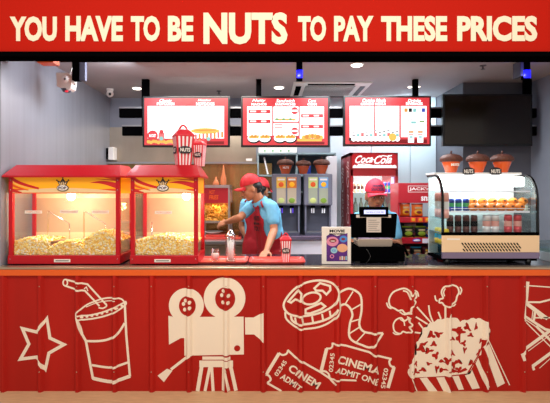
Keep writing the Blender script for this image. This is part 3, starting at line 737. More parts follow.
# ------------------------------------------------------------ display case
Y0, Y1 = 3.31, 3.64; x0, x1 = 1.335, 2.08
t = thing('display_case', 'countertop refrigerated display case with curved glass front', 'display case', ((x0+x1)/2, 3.47, .918))
zb, zd, zt = .95, 1.158, 1.612
b = B(); b.box(x0+.01, x1-.01, Y0+.015, Y1, zb-.005, WZ(258.5, Y0), 'matte_black'); b.box(x0+.09, x1, Y0+.06, Y1, zb+.02, zd-.005, 'matte_black'); b.build('base', t)
for fx in (x0+.045, x1-.07):
    for fy in (Y0+.03, Y1-.06):
        b = B(); b.lathe([(.018, 0), (.024, .036)], (fx, fy, .918), 'black', 12); b.build('foot', t)
b = B(); b.box(x0, x1, Y0, Y0+.014, WZ(252.3, Y0), WZ(235.3, Y0), 'case_cream', .002); fp = b.build('front_panel', t, label='cream front panel')
b = B(); b.box(x0, x1, Y0-.004, Y0+.02, WZ(258.6, Y0), WZ(252.4, Y0), 'case_base', .002); b.build('kick_strip', t, label='purple-grey metal strip')
b = B()
for k in range(19):
    for row in range(3):
        px = 462+k*3.05+(row*2.16 % 3.05); py = 245.3+row*3-1.2
        P = [(px-1.0, py-1.3), (px+.6, py-1.3), (px+2.4, py+1.3), (px+.8, py+1.3)]
        b.prism([(WX(p, Y0), WZ(q_, Y0)) for p, q_ in P], 'y', Y0-.0008, Y0+.0002, 'matte_black')
b.build('vent', fp, label='slanted vent slots')
b = B(); b.box(WX(447, Y0), WX(460, Y0), Y0-.0012, Y0, WZ(240, Y0), WZ(238.4, Y0), 'card'); b.build('maker_label', fp)
b = B(); b.box(x0, x1, Y0-.002, Y0+.022, WZ(235.4, Y0), WZ(232.4, Y0), 'matte_black', .002); b.build('lower_rail', t)
def arc(e=0):                             # side profile of the glass, from the front bottom to the back top
    L = [(Y0+e, zd-.01)]
    L += [(Y0+e+.0015*k, zd+.045*k) for k in range(1, 4)]
    c = (Y0+.155, 1.50); 
    for k in range(9):
        a = PI-(PI/2)*k/8; L.append((c[0]+(.15-e)*math.cos(a), 1.407+(.205-e)*math.sin(a)))
    L.append((Y1-e, zt-e)); return L
pa = arc()
for xx in (x0, x1-.016):
    o_, i_ = arc(0), arc(.016)
    b = B()
    r = []
    for (a_, c_) in zip(o_, i_): r.append([Vector((xx, a_[0], a_[1])), Vector((xx+.016, a_[0], a_[1])), Vector((xx+.016, c_[0], c_[1])), Vector((xx, c_[0], c_[1]))])
    b.loft(r, 'black_gloss', True, False); b.build('side_trim', t, label='black rubber edge trim')
    b = B(); pp = [(p[0], p[1]) for p in arc(.012)]+[(Y1-.01, zb+.03), (Y0+.03, zb+.03)]
    b.prism(pp, 'x', xx+.006, xx+.010, 'glass_case'); b.build('side_glass', t)
b = B(); b.loft([[Vector((x0+.016, p[0], p[1])), Vector((x1-.016, p[0], p[1]))] for p in arc(.006)[:-1]], 'glass_case', False, True, closed=False); b.build('curved_glass', t)
b = B(); b.box(x0+.016, x1-.016, Y1-.012, Y1, zb, zt-.02, 'case_white'); b.build('back_panel', t, label='white back panel')
b = B(); b.box(x0+.016, x1-.02, Y0+.02, Y1-.012, zd-.006, zd, 'steel_cool'); b.build('deck', t)
b = B(); b.box(x0-.005, WX(519, 3.5), 3.46, Y1+.01, zt, zt+.018, 'white', .004); b.build('top_board', t, label='white top board')
b = B(); b.box(x0+.02, x1-.02, 3.45, 3.60, 1.515, 1.598, 'case_led', .02); b.build('light_box', t, label='glowing white light box')
zs = 1.322
b = B(); b.box(x0+.085, x1-.02, Y0+.045, Y1-.03, zs-.006, zs, 'glass_tint'); b.box(x0+.085, x1-.05, Y0+.04, Y0+.048, zs-.008, zs+.006, 'lilac'); b.box(x0+.085, x1-.05, Y0+.04, Y0+.046, zs+.022, zs+.026, 'lilac'); b.build('glass_shelf', t)
b = B(); b.box(x0+.02, x1-.02, Y0+.04, Y1-.02, 1.478, 1.482, 'glass_tint'); b.box(x0+.02, x1-.05, Y0+.03, Y0+.04, 1.473, 1.483, 'lilac'); b.build('upper_shelf', t)
for zz in (1.27, 1.06):
    b = B(); b.box(x0+.02, x0+.083, Y0+.03, Y1-.03, zz-.006, zz, 'glass_tint'); b.build('side_shelf', t)
for k, px in enumerate((468.5, 495.5)):
    b = B(); Yb = 3.452; c = W(px, 171.3, Yb)
    badge(b, (c.x, Yb, c.z), .095, .06, (1, 0, 0), (0, -1, 0)); b.build('nuts_badge', t, label='dark badge lettered NUTS')
L = bpy.data.lights.new('case_light', 'AREA'); L.energy = 4; L.shape = 'RECTANGLE'; L.size = .6; L.size_y = .1; L.color = (.92, .96, 1)
o = bpy.data.objects.new('case_light', L); o.location = ((x0+x1)/2, 3.5, 1.505); link(o)

def can_mesh(m, m2, r=.031, h=.122):
    b = B(); b.lathe([(r*.8, 0), (r, .006), (r, h*.35)], (0, 0, 0), m, 16); b.lathe([(r, h*.35), (r, h*.65)], (0, 0, 0), m2, 16, cap=False); b.lathe([(r, h*.65), (r, h-.014), (r*.84, h), (r*.78, h-.002)], (0, 0, 0), m, 16)
    return b
def cans(m, m2, items, cat, group, name='drink_can', r=.031, h=.122):
    b = can_mesh(m, m2, r, h); first = b.build(name, cat=cat, group=group, label=items[0][1]); first.location = items[0][0]
    for loc, lab in items[1:]: copy_tree(first, loc, None, lab)
lowY = 3.40
def lowcan(px): return (WX(px, lowY), lowY, zd)
cans('c_brown', 'matte_black', [(lowcan(450), 'leftmost dark brown can on the bottom of the display case'), (lowcan(458), 'second dark brown can from left in the display case'), (lowcan(466), 'third dark brown can from left in the display case'), (lowcan(474), 'dark brown can nearest the pale pink cans')], 'can', 'brown cans in the display case', r=.026, h=.135)
cans('c_white', 'c_pink', [(lowcan(486.5), 'left of the two pale pink cans in the display case'), (lowcan(495), 'right of the two pale pink cans in the display case')], 'can', 'pale pink cans in the display case', r=.029, h=.138)
cans('c_red', 'c_pink', [(lowcan(508), 'left of the two red cans on the display case bottom'), (lowcan(517.5), 'right of the two red cans on the display case bottom')], 'can', 'red cans in the display case', r=.029, h=.138)
up = 3.46
cans('c_blue', 'c_green', [((WX(p, up), up, zs), l) for p, l in ((451, 'leftmost blue and green can on the glass shelf'), (458.5, 'middle blue and green can on the glass shelf'), (466, 'blue and green can nearest the orange muffins'))], 'can', 'blue green cans on the glass shelf', r=.026, h=.1)
cans('c_pink', 'c_white', [((x0+.05, y, 1.27), l) for y, l in ((3.37, 'front pink can behind the case side glass'), (3.44, 'middle pink can behind the case side glass'), (3.52, 'rear pink can behind the case side glass'))], 'can', 'pink cans at the case side', r=.026, h=.2)
cans('c_yellow', 'c_cyan', [((x0+.05, y, 1.06), l) for y, l in ((3.37, 'front yellow and blue can behind the case side glass'), (3.44, 'middle yellow and blue can behind the case side glass'), (3.52, 'rear yellow and blue can behind the case side glass'))], 'can', 'yellow blue cans at the case side', r=.026, h=.125)
b = B(); b.ell((0, 0, .032), (.038, .034, .033), 'muffin'); mf = b.build('bun', cat='bun', group='orange buns on the glass shelf', label='x')
b = B(); b.ell((.0, -.033, .040), (.011, .006, .008), 'muffin_dot', None, 8, 6); b.build('topping', mf, world=False, label='dark dot of topping')
mloc = [((WX(473.5+10.2*k, 3.5), 3.52, zs+.042), ORD[k]+' orange bun from left in the raised back row') for k in range(6)]+[((WX(474+9.3*k, 3.4), 3.41, zs), ORD[k]+' orange bun from left in the low front row') for k in range(6)]
mf.location = mloc[0][0]; mf['label'] = mloc[0][1]
for l, la in mloc[1:]: copy_tree(mf, l, None, la)
b = B(); b.box(WX(468, 3.5), WX(526, 3.5), 3.47, 3.58, zs, zs+.042, 'card', .006); b.build('bun_tray', loc=(WX(497, 3.5), 3.52, zs), label='pale raised tray under the back row of buns', cat='tray')

# ------------------------------------------------------------ acorn jars
def acorn(label, loc, w, m, body=True, letters=False):
    t = thing('acorn_jar', label, 'acorn jar', loc, 'acorn jars'); s = w/.2
    b = B(); b.lathe([(.045*s, 0), (.05*s, .01*s), (.062*s, .05*s), (.078*s, .09*s), (.084*s, .12*s)], (0, 0, 0), m, 28)
    b.build('cup_body', t, world=False, label='glossy orange cup')
    b = B(); b.lathe([(.084*s, .105*s), (.1*s, .112*s), (.104*s, .128*s), (.098*s, .148*s), (.074*s, .168*s), (.03*s, .18*s), (.0, .182*s)], (0, 0, 0), 'acorn_cap', 28)
    ld = b.build('acorn_lid', t, world=False, label='rough brown acorn cap')
    b = B(); b.tube([(0, 0, .178*s), (0, 0, .195*s), (.003, 0, .208*s)], [.008*s, .007*s, .01*s], 'acorn_cap', 8); b.build('stem', ld, world=False)
    if letters:
        b = B(); b.text('NUTS', (-.035*s, -.0875*s, .062*s), (1, 0, 0), (0, .0, 1), .07*s, .024*s, 'card', .02, ext=.012*s); b.build('lettering', t, world=False)
    return t
YA = 3.56; zA = zt+.018
wa = .174
acorn('bright acorn jar with white lettering, leftmost on the display case', (WX(451, YA), YA, zA), wa, 'acorn_body2', letters=True)
acorn('bright acorn jar in the middle on top of the display case', (WX(477.5, YA), YA, zA), wa, 'acorn_body2')
acorn('bright acorn jar rightmost on top of the display case', (WX(502, YA), YA, zA), wa, 'acorn_body2')
YD = 4.9; zD = WZ(174, YD)
acorn('dark acorn jar with lettering, leftmost on the drink dispensers', (WX(285.5, 4.94), 4.94, zD), .19, 'acorn_body', letters=True)
acorn('middle dark acorn jar standing between the two drink dispensers', (WX(303.3, 4.94), 4.94, zD), .175, 'acorn_body')
acorn('dark acorn jar rightmost on top of the right drink dispenser', (WX(321.5, 4.94), 4.94, zD), .19, 'acorn_body')

# ------------------------------------------------------------ hanging screens
YT = 4.5
def tv(label, q0, kind, cat='screen'):
    (ax, ay), (bx, by), (cx, cy), (dx, dy) = q0        # tl tr br bl
    tlx = (ax+bx)/2
    t = thing('menu_screen' if kind else 'dark_screen', label, cat, (WX((ax+bx)/2, YT), YT, WZ(cy, YT)), 'screens hung above the counter')
    x0, x1 = WX((ax+dx)/2, YT), WX((bx+cx)/2, YT); z0, z1 = WZ((cy+dy)/2, YT), WZ((ay+by)/2, YT)
    b = B(); b.box(x0, x1, YT, YT+.05, z0, z1, 'black', .004); b.build('casing', t)
    e = .020
    b = B(); b.box(x0+e, x1-e, YT-.003, YT+.001, z0+e, z1-e, 'scr_red' if kind else 'tv_off'); s_ = b.build('screen', t, label='red lit screen' if kind else 'switched-off glossy screen')
    def U(u, v): return (x0+e+(x1-x0-2*e)*u, z1-e-(z1-z0-2*e)*v)
    return t, s_, U
def rect(b, U, u0, v0, u1, v1, m, y):
    a = U(u0, v0); c = U(u1, v1); b.box(a[0], c[0], y-.0008, y, c[1], a[1], m)
def sdisc(b, U, u, v, r, m, y, ry=None, n=20):
    c = U(u, v); ry = ry or r
    b.prism([(c[0]+r*math.cos(2*PI*k/n), c[1]+ry*math.sin(2*PI*k/n)) for k in range(n)], 'y', y-.0008, y, m)
def stxt(b, U, s_, u0, v0, u1, v1, m, y, bold=.03, shear=0):
    a = U(u0, v1); c = U(u1, v0); b.text(s_, (a[0], y-.001, a[1]), (1, 0, 0), (0, 0, 1), c[0]-a[0], c[1]-a[1], m, bold, shear)
y = YT-.0035
# screen 1
t, s_, U = tv('leftmost lit menu screen showing popcorn and hotdogs', ((141.5, 96.2), (229.5, 96.2), (230, 147), (143.5, 147)), 1)
b = B(); rect(b, U, .04, .17, .955, .86, 'scr_white', y); b.build('menu_page', s_, label='white menu area')
b = B(); stxt(b, U, 'Classic', .18, .02, .33, .085, 'scr_white', y, .02, .3); stxt(b, U, 'POPCORN', .15, .09, .36, .155, 'scr_white', y, .04); b.build('menu_title', s_, recalc=False); b = B()
stxt(b, U, 'Hotdog', .64, .02, .80, .085, 'scr_white', y, .02, .3); stxt(b, U, 'HOTDOGS', .62, .09, .84, .16, 'scr_white', y, .04); b.build('menu_title', s_, recalc=False)
b = B()
for k, (u, v) in enumerate(((.1, .27), (.1, .33), (.1, .39), (.28, .27), (.3, .33), (.6, .24), (.62, .30), (.6, .36), (.62, .5), (.6, .56), (.12, .5))): rect(b, U, u, v, u+.12+.05*(k % 3), v+.015, 'scr_grey', y-.001)
rect(b, U, .497, .17, .503, .55, 'scr_orange', y-.001); b.build('menu_text', s_)
b = B(); sdisc(b, U, .10, .80, .055, 'scr_red', y-.001); stxt(b, U, 'BUCKET', .06, .77, .14, .83, 'scr_white', y-.002)
rect(b, U, .17, .74, .24, .92, 'scr_pink', y-.001); sdisc(b, U, .205, .86, .02, 'scr_cyan', y-.002); sdisc(b, U, .205, .72, .022, 'scr_red', y-.001)
for k in range(12): sdisc(b, U, .05+.03*k, .93+.015*math.sin(k*2), .018, 'scr_yellow', y-.001)
sdisc(b, U, .73, .70, .15, 'scr_yellow', y-.001, .03); sdisc(b, U, .73, .685, .12, 'scr_orange', y-.002, .008)
for k in range(9): rect(b, U, .56+.045*k, .78-.008*k, .585+.045*k, .92-.01*k, 'scr_pink' if k % 2 else 'scr_orange', y-.001)
sdisc(b, U, .77, .87, .02, 'scr_cyan', y-.002); rect(b, U, .75, .92, .955, .985, 'scr_dred', y-.001); rect(b, U, .2, .955, .6, .98, 'scr_pink', y)
b.build('food_picture', s_, label='picture of popcorn, cup and hotdog')
# screen 2
t, s_, U = tv('middle lit menu screen showing nachos, sandwiches and corn', ((240, 96.2), (329.3, 96.2), (330, 147), (242, 147)), 1)
b = B(); rect(b, U, .05, .18, .345, .80, 'scr_white', y); rect(b, U, .36, .18, .655, .50, 'scr_white', y); rect(b, U, .36, .53, .655, .80, 'scr_white', y); rect(b, U, .67, .18, .955, .86, 'scr_white', y); b.build('menu_page', s_, label='four white menu areas')
b = B()
for s2, s3, u0, u1 in (('Nutty', 'NACHOS', .10, .28), ('Sandwich', 'SANDWICHES', .38, .62), ('Corn', 'CORN', .76, .87)):
    stxt(b, U, s2, u0+.01, .02, u1-.01, .095, 'scr_white', y, .02, .3); stxt(b, U, s3, u0, .105, u1, .16, 'scr_white', y, .04); b.build('menu_title', s_, recalc=False); b = B()
b.bm.free()
for (u0, v) in ((.065, .25), (.065, .46), (.685, .34), (.685, .57)):
    b = B(); rect(b, U, u0, v, u0+.26, v+.075, 'scr_red', y-.001); rect(b, U, u0+.02, v+.022, u0+.09, v+.05, 'scr_white', y-.002); rect(b, U, u0+.15, v+.022, u0+.21, v+.05, 'scr_white', y-.002); b.build('price_strip', s_)
for v in (.55, .62): b = B(); rect(b, U, .37, v, .47, v+.02, 'scr_pink', y-.001); b.build('menu_text', s_)
for u, v in ((.61, .27), (.61, .70)): b = B(); sdisc(b, U, u, v, .037, 'scr_red', y-.001); rect(b, U, u-.035, v-.02, u+.035, v+.02, 'scr_white', y-.002); b.build('price_badge', s_)
b = B()
for k in range(6): sdisc(b, U, .40+.04*k, .45+.01*(k % 2), .022, ('scr_green', 'scr_yellow')[k % 2], y-.001, .01)
b.build('food_picture', s_)
for cu in (.13, .26, .44, .56):
    b = B()
    sdisc(b, U, cu, .865, .068, 'scr_black', y-.001, .05); sdisc(b, U, cu-.005, .85, .062, 'scr_white', y-.002, .042)
    for k in range(5): sdisc(b, U, cu-.04+.02*k, .83-.012*(k % 2), .017, ('scr_yellow', 'scr_orange')[k % 2], y-.003)
    b.build('food_picture', s_)
b = B()
for k in range(7): sdisc(b, U, .72+.033*k, .84-.03*math.sin(PI*k/6), .024, ('scr_yellow', 'scr_orange')[k % 2], y-.002)
rect(b, U, .64, .87, .93, .92, 'scr_yellow', y-.002); rect(b, U, .62, .935, .96, .985, 'scr_dred', y-.001)
b.build('food_picture', s_, label='pictures of nachos and sandwiches')
# screen 3
t, s_, U = tv('right lit menu screen showing drink combos, above the drinks fridge', ((343.5, 95.8), (431.5, 95.8), (431, 146), (343.5, 146)), 1)
b = B(); rect(b, U, .05, .18, .34, .86, 'scr_white', y); rect(b, U, .355, .18, .64, .86, 'scr_white', y); rect(b, U, .66, .18, .965, .85, 'scr_white', y); b.build('menu_page', s_, label='three white menu areas')
b = B(); stxt(b, U, 'Combo Meals', .20, .02, .48, .10, 'scr_white', y, .03, .3); stxt(b, U, 'COMBO MEALS', .18, .11, .48, .16, 'scr_white', y, .04); b.build('menu_title', s_, recalc=False); b = B()
stxt(b, U, 'Drinks', .74, .03, .90, .095, 'scr_white', y, .03, .3); stxt(b, U, 'BEVERAGES', .72, .10, .92, .16, 'scr_white', y, .04); b.build('menu_title', s_, recalc=False)
b = B()
rect(b, U, .04, .87, .12, .93, 'scr_black', y-.001); rect(b, U, .05, .9, .97, .985, 'scr_dred', y-.0005)
for k in range(11):
    u = .08+.052*k; v = .80-.02*(k % 3); rect(b, U, u, v, u+.035, v+.08, ('scr_grey', 'scr_cyan', 'scr_pink')[k % 3], y-.001); rect(b, U, u, v-.06, u+.03, v-.04, 'scr_black' if k > 5 else 'scr_grey', y-.001); sdisc(b, U, u+.018, .89, .026, 'scr_white', y-.002)
rect(b, U, .27, .45, .31, .475, 'scr_grey', y-.001); sdisc(b, U, .56, .85, .04, 'scr_yellow', y-.003)
for k, m in enumerate(('scr_orange', 'scr_black', 'scr_cyan', 'scr_white', 'scr_blue')): rect(b, U, .70+.052*k, .23, .74+.052*k, .31, m, y-.001)
for k in range(6): rect(b, U, .70+.035*k, .50-.018*k, .735+.035*k, .515-.018*k, 'scr_grey', y-.001)
rect(b, U, .78, .51, .84, .56, 'scr_cyan', y-.001); rect(b, U, .88, .5, .94, .53, 'scr_green', y-.001)
for u in (.78, .89):
    rect(b, U, u-.035, .76, u+.035, .97, 'scr_white', y-.002); rect(b, U, u-.03, .72, u+.03, .76, 'scr_orange', y-.002); rect(b, U, u-.02, .83, u+.02, .87, 'scr_cyan', y-.003); rect(b, U, u-.03, .79, u+.03, .81, 'scr_red', y-.003)
b.build('food_picture', s_, label='pictures of paper cups')
tv('switched-off black television on the right above the display case', ((443.5, 94), (533.5, 94), (531.5, 146), (442.5, 146)), 0, 'television')
# rail frame behind the screens
t = thing('screen_rack', 'two black horizontal rails with ceiling posts carrying the screens', 'rack', (0, 4.6, 2.0))
for (ya, yb_, n) in ((108.5, 117.5, 0), (126.5, 135.5, 1)):
    b = B(); b.box(WX(120+3*n, 4.62), XR-.005, 4.59, 4.64, WZ(yb_, 4.6), WZ(ya, 4.6), 'matte_black'); b.build('rail', t)
    b = B(); b.box(WX(120+3*n, 4.62), XR-.005, 4.585, 4.645, WZ(ya, 4.6), WZ(ya-1.4, 4.6), 'steel_cool'); b.build('rail_cap', t, label='pale strip on the rail')
for px, pw in ((145.5, 7), (258.7, 5.2), (415.5, 5)):
    b = B(); b.box(WX(px-pw/2, 4.57), WX(px+pw/2, 4.57), 4.555, 4.60, WZ(136, 4.57), CZ, 'matte_black'); b.build('ceiling_post', t)
b = B(); b.box(WX(524, 4.57), WX(531, 4.57), 4.555, 4.60, WZ(136, 4.57), CZ, 'matte_black'); b.build('ceiling_post', t)
# blue-lit hanging bars near the beam
def bluepost(px, w, py0, label, extra):
    Y = 3.9; t = thing('hanging_bracket', label, 'bracket', (WX(px, Y), Y, CZ), 'ceiling brackets')
    b = B(); b.box(WX(px-w/2, Y), WX(px+w/2, Y), Y, Y+.04, WZ(py0, Y), CZ, 'matte_black')
    if extra: b.box(WX(px-w/2-3, Y), WX(px-w/2+.5, Y), Y-.0, Y+.12, WZ(py0-3, Y), CZ, 'disp_dark')
    b.build('bar', t)
    b = B(); b.box(WX(px-w/2+.2, Y), WX(px+w/2+.1, Y), Y-.004, Y+.002, WZ(78, Y), WZ(70, Y), 'blue_led'); b.build('blue_light', t, label='glowing blue square')
bluepost(299.5, 6, 80.5, 'black ceiling bracket with a blue light left of the air conditioner', 0)
bluepost(527, 7, 79, 'black ceiling bracket with a blue light above the television', 1)
b = B(); Y = 3.7
b.box(WX(72, Y), WX(79, Y), Y, Y+.06, WZ(80, Y), CZ, 'matte_black'); b.box(WX(79, Y), WX(84.5, Y), Y+.01, Y+.05, WZ(80, Y), CZ, 'disp_dark'); 
b.build('hanging_bracket', loc=(WX(76, Y), Y, CZ), label='black ceiling bracket at far left beside the white camera', cat='bracket', group='ceiling brackets')
# air conditioner
t = thing('air_conditioner', 'white ceiling cassette air conditioner with grey grille', 'air conditioner', (WX(330, 4.2), 4.3, CZ))
ya_, yb_ = F_*1.17/(HY-81.5), F_*1.17/(HY-96.5)
ax0, ax1 = WX(293.5, ya_), WX(372.5, ya_)
b = B(); b.box(ax0, ax1, ya_, yb_, CZ-.018, CZ, 'ac_white', .006); b.build('panel', t)
b = B(); b.box(ax0+.14, ax1-.16, ya_+.12, yb_-.1, CZ-.024, CZ-.016, 'ac_grey')
for k in range(8): yy = ya_+.13+k*(yb_-ya_-.25)/8; b.box(ax0+.14, ax1-.16, yy, yy+.014, CZ-.029, CZ-.022, 'ac_white')
b.build('grille', t)
for (a_, c_, e_, f_) in ((ax0+.16, ax1-.18, ya_+.03, ya_+.085), (ax0+.16, ax1-.18, yb_-.075, yb_-.03), (ax0+.035, ax0+.095, ya_+.14, yb_-.14), (ax1-.1, ax1-.045, ya_+.14, yb_-.14)):
    b = B(); b.box(a_, c_, e_, f_, CZ-.022, CZ-.016, 'matte_black' if e_ == ya_+.03 or a_ == ax0+.035 else 'ac_grey'); b.build('louvre', t)
# ceiling lights
def down(label, px, py, r, power=10):
    Y = F_*1.17/(HY-py); x = WX(px, Y)
    t = thing('downlight', label, 'ceiling light', (x, Y, CZ), 'recessed ceiling lights')
    b = B(); b.lathe([(r*1.25, -.006), (r*1.3, 0)], (x, Y, CZ), 'white', 24); b.build('ring', t)
    b = B(); b.lathe([(r*.2, -.014), (r, -.011), (r, -.004)], (x, Y, CZ), 'down', 24); b.build('lens', t)
    if power:
        L = bpy.data.lights.new('downlight_lamp', 'SPOT'); L.energy = power; L.spot_size = 2.2; L.spot_blend = .8; L.color = (1, .94, .88); L.shadow_soft_size = .06
        o = bpy.data.objects.new('downlight_lamp', L); o.location = (x, Y, CZ-.03); link(o)
down('round ceiling light left of the first screen post', 137, 88, .045, 22)
down('round ceiling light above the middle menu screen', 279, 87.2, .05, 22)
down('tiny ceiling light left of the post over the right menu screen', 410, 86.5, .02, 8)
down('tiny ceiling light right of the post over the right menu screen', 418.8, 86.2, .012, 0)
down('ceiling light near the beam above the right menu screen', 357, 64.5, .05, 8)
def sprink(label, px, py):
    Y = F_*1.17/(HY-py); x = WX(px, Y); b = B(); b.lathe([(.03, 0), (.03, -.006), (.008, -.008), (.008, -.03), (.02, -.034), (.02, -.037)], (x, Y, CZ), 'ac_grey', 14)
    b.build('sprinkler', loc=(x, Y, CZ), label=label, cat='sprinkler', group='ceiling sprinklers')
sprink('ceiling sprinkler above the leftmost menu screen', 219, 91); sprink('ceiling sprinkler above the switched-off television', 483, 65.5)
# cameras
Y = 3.72
t = thing('security_camera', 'boxy white security camera at top left on the bracket', 'camera', (WX(64, Y), Y, WZ(80, Y)))
b = B(); b.prism([(WX(56, Y), WZ(72.5, Y)), (WX(67, Y), WZ(72.5, Y)), (WX(72, Y), WZ(76, Y)), (WX(71, Y), WZ(88, Y)), (WX(68, Y), WZ(90, Y)), (WX(56.5, Y), WZ(86, Y))], 'y', Y, Y+.1, 'cctv'); b.build('housing', t, bev=.004)
b = B(); b.lathe([(.032, 0), (.032, .012), (.024, .018), (.012, .02)], (WX(66, Y), Y, WZ(79.5, Y)), 'white', 20, Matrix.Rotation(PI/2, 3, 'X')); b.ell((WX(66, Y), Y-.02, WZ(79.5, Y)), (.011, .006, .011), 'ac_grey'); b.build('lens', t)
b = B(); b.lathe([(0, -.02), (.03, -.012), (.045, .012)], (WX(64.5, Y), Y+.04, WZ(89.5, Y)), 'disp_dark', 20); b.ell((WX(66, Y), Y+.01, WZ(91, Y)), (.014, .01, .008), 'red_led'); b.build('sensor', t, label='dark sensor with a red light')
b = B(); b.tube([W(72, 84, Y+.05), W(75, 85, Y+.05), W(76, 81, Y+.05)], .008, 'cctv', 8); b.tube([W(70, 74, Y+.05), W(71, 70, Y+.05), Vector((WX(71, Y), Y+.07, CZ-.002))], .007, 'cctv', 8); b.build('arm', t)
Y = 5.0; zc_ = CZ-.055
t = thing('dome_camera', 'small round white dome camera in the left ceiling corner', 'camera', (WX(110, Y), Y, zc_))
b = B(); b.lathe([(.042, .055), (.038, .03), (.025, .02)], (WX(110, Y), Y, zc_), 'cctv', 18); b.build('mount', t)
b = B(); b.ell((WX(110, Y), Y, zc_), (.040, .040, .042), 'cctv'); b.ell((WX(111, Y), Y-.033, zc_-.012), (.015, .012, .017), 'black'); b.build('ball', t)
# wall dispenser
Y = 5.35
t = thing('wall_dispenser', 'small black and white dispenser on the back wall left corner', 'dispenser', (WX(110, Y), 5.48, WZ(154, Y)))
b = B(); b.box(WX(108, Y), WX(113.5, Y), Y, 5.48, WZ(160, Y), WZ(147, Y), 'white', .008); b.build('body', t)
b = B(); b.box(WX(105.5, Y), WX(108, Y), Y+.01, 5.48, WZ(159, Y), WZ(148, Y), 'matte_black', .004); b.build('black_side', t)

# ------------------------------------------------------------ back station: steel counter, fries warmer
b = B(); zc = WZ(241, 4.85)
t = thing('steel_counter', 'stainless steel back counter below the fries warmer', 'counter', (-.5, 5.1, 0))
b.box(-1.95, .15, 4.85, 5.39, zc-.04, zc, 'steel_cool', .004); b.build('top', t)
b = B(); b.box(-1.9, .12, 4.9, 5.38, .1, zc-.04, 'steel', .004); cb = b.build('body', t)
for k in range(6): 
    xx = -1.88+k*.335; b = B(); b.box(xx, xx+.32, 4.885, 4.9, .14, zc-.06, 'steel', .004); dd = b.build('cabinet_door', t)
    b = B(); b.tube([(xx+.27, 4.87, zc-.2), (xx+.27, 4.87, zc-.34)], .007, 'chrome', 8); b.build('handle', dd)
for zz in (.0,):
    for xx in (-1.85, .07):
        b = B(); b.lathe([(.02, 0), (.02, .1)], (xx, 5.1, 0), 'chrome', 10); b.build('leg', t)
Yw = 4.95
t = thing('fries_warmer', 'steel fries warmer with red sign and orange fries behind glass', 'food warmer', (WX(218, Yw), Yw+.15, zc))
wx0, wx1 = WX(200, Yw), WX(230, Yw)
for ax in (wx0, wx1-.022):
    for ay in (Yw, Yw+.3): b = B(); b.box(ax, ax+.022, ay, ay+.022, zc, WZ(186, Yw), 'steel_cool'); b.build('post', t)
b = B(); b.box(wx0, wx1, Yw-.005, Yw+.33, WZ(188, Yw), WZ(185, Yw), 'steel_cool', .002); b.build('roof', t)
b = B(); b.box(wx0+.02, wx1-.022, Yw, Yw+.01, WZ(203, Yw), WZ(188, Yw), 'rack_red'); sp = b.build('sign_panel', t, label='red sign panel')
b = B(); X0 = WX(208, Yw)
b.text('HOT', (X0+.01, Yw-.001, WZ(194, Yw)), (1, 0, 0), (0, 0, 1), .07, .045, 'm_orange', .03, .2); b.text('FRIES', (X0+.01, Yw-.001, WZ(199.5, Yw)), (1, 0, 0), (0, 0, 1), .11, .05, 'm_orange', .03, .2); b.build('sign_lettering', sp, recalc=False)
b = B(); b.box(wx0, wx1, Yw, Yw+.32, WZ(223, Yw), WZ(221, Yw), 'steel_cool'); b.box(wx0, wx1, Yw+.30, Yw+.31, WZ(221, Yw), WZ(203, Yw), 'warm_in'); b.build('hopper', t)
b = B()
for k in range(420):
    c = Vector((wx0+.02+R.random()*(wx1-wx0-.045), Yw+.03+R.random()*.22, WZ(221, Yw)+R.random()*.17)); dv = Vector((R.uniform(-1, 1), R.uniform(-.5, .5), R.uniform(-.8, .8))).normalized()*.03
    b.tube([c-dv, c+dv], .0065, 'fries' if k % 3 else 'fry2', 4)
b.build('french_fries', loc=(WX(216, Yw), Yw+.15, WZ(221, Yw)), label='heap of orange french fries inside the warmer', cat='french fries', kind='stuff')
L = bpy.data.lights.new('warmer_light', 'POINT'); L.energy = 2.2; L.color = (1, .6, .25); L.shadow_soft_size = .05
o = bpy.data.objects.new('warmer_light', L); o.location = (WX(216, Yw), Yw+.06, WZ(206, Yw)); link(o)
for px, py, s2, lab in ((223.5, 165, 1, 'taller orange squeeze bottle standing on the fries warmer'), (216, 177, .5, 'shorter orange squeeze bottle standing on the fries warmer')):
    h = (185.5-py)*Yw/F_; x = WX(px, Yw+.1)
    b = B(); b.lathe([(.03, 0), (.036, h*.08), (.034, h*.3), (.024, h*.5), (.015, h*.66), (.009, h*.9), (.005, h)], (x, Yw+.1, WZ(185, Yw)), 'bottle_orange', 16); b.build('squeeze_bottle', loc=(x, Yw+.1, WZ(185, Yw)), label=lab, cat='bottle', group='squeeze bottles on the warmer')
b = B(); Yp = 4.98; x = WX(212, Yp); b.lathe([(.05, 0), (.09, .02), (.115, .03), (.11, .032), (.05, .006)], (x, Yp+.12, zc+.055), 'white', 24); b.build('plate', loc=(x, Yp+.12, zc+.055), label='white plate on the red box under the fries', cat='plate')
b = B(); b.box(WX(202, Yp), WX(241, Yp), Yp, Yp+.26, zc, zc+.025, 'tray', .006); b.box(WX(205, Yp), WX(225, Yp), Yp+.03, Yp+.22, zc+.024, zc+.055, 'tray', .006); b.build('red_box', loc=(WX(218, Yp), Yp+.13, zc), label='low red tray and box on the steel back counter', cat='tray')
for px, h, lab in ((248, .17, 'left dark pump bottle on the steel counter behind the workers'), (241, .12, 'small brown jar on the steel counter behind the workers')):
    x = WX(px, 5.1); b = B(); b.lathe([(.03, 0), (.032, h*.6), (.014, h*.75), (.012, h)], (x, 5.1, zc), 'c_brown', 14); b.build('sauce_bottle', loc=(x, 5.1, zc), label=lab, cat='bottle', group='bottles on the steel counter')
# wall socket
b = B(); b.box(WX(246, 5.38), WX(252, 5.38), 5.385, 5.4, WZ(161, 5.38), WZ(158.5, 5.38), 'white', .003); b.build('wall_plate', loc=(WX(249, 5.38), 5.39, WZ(160, 5.38)), label='small white plate on the steel wall above the workers', cat='wall plate')
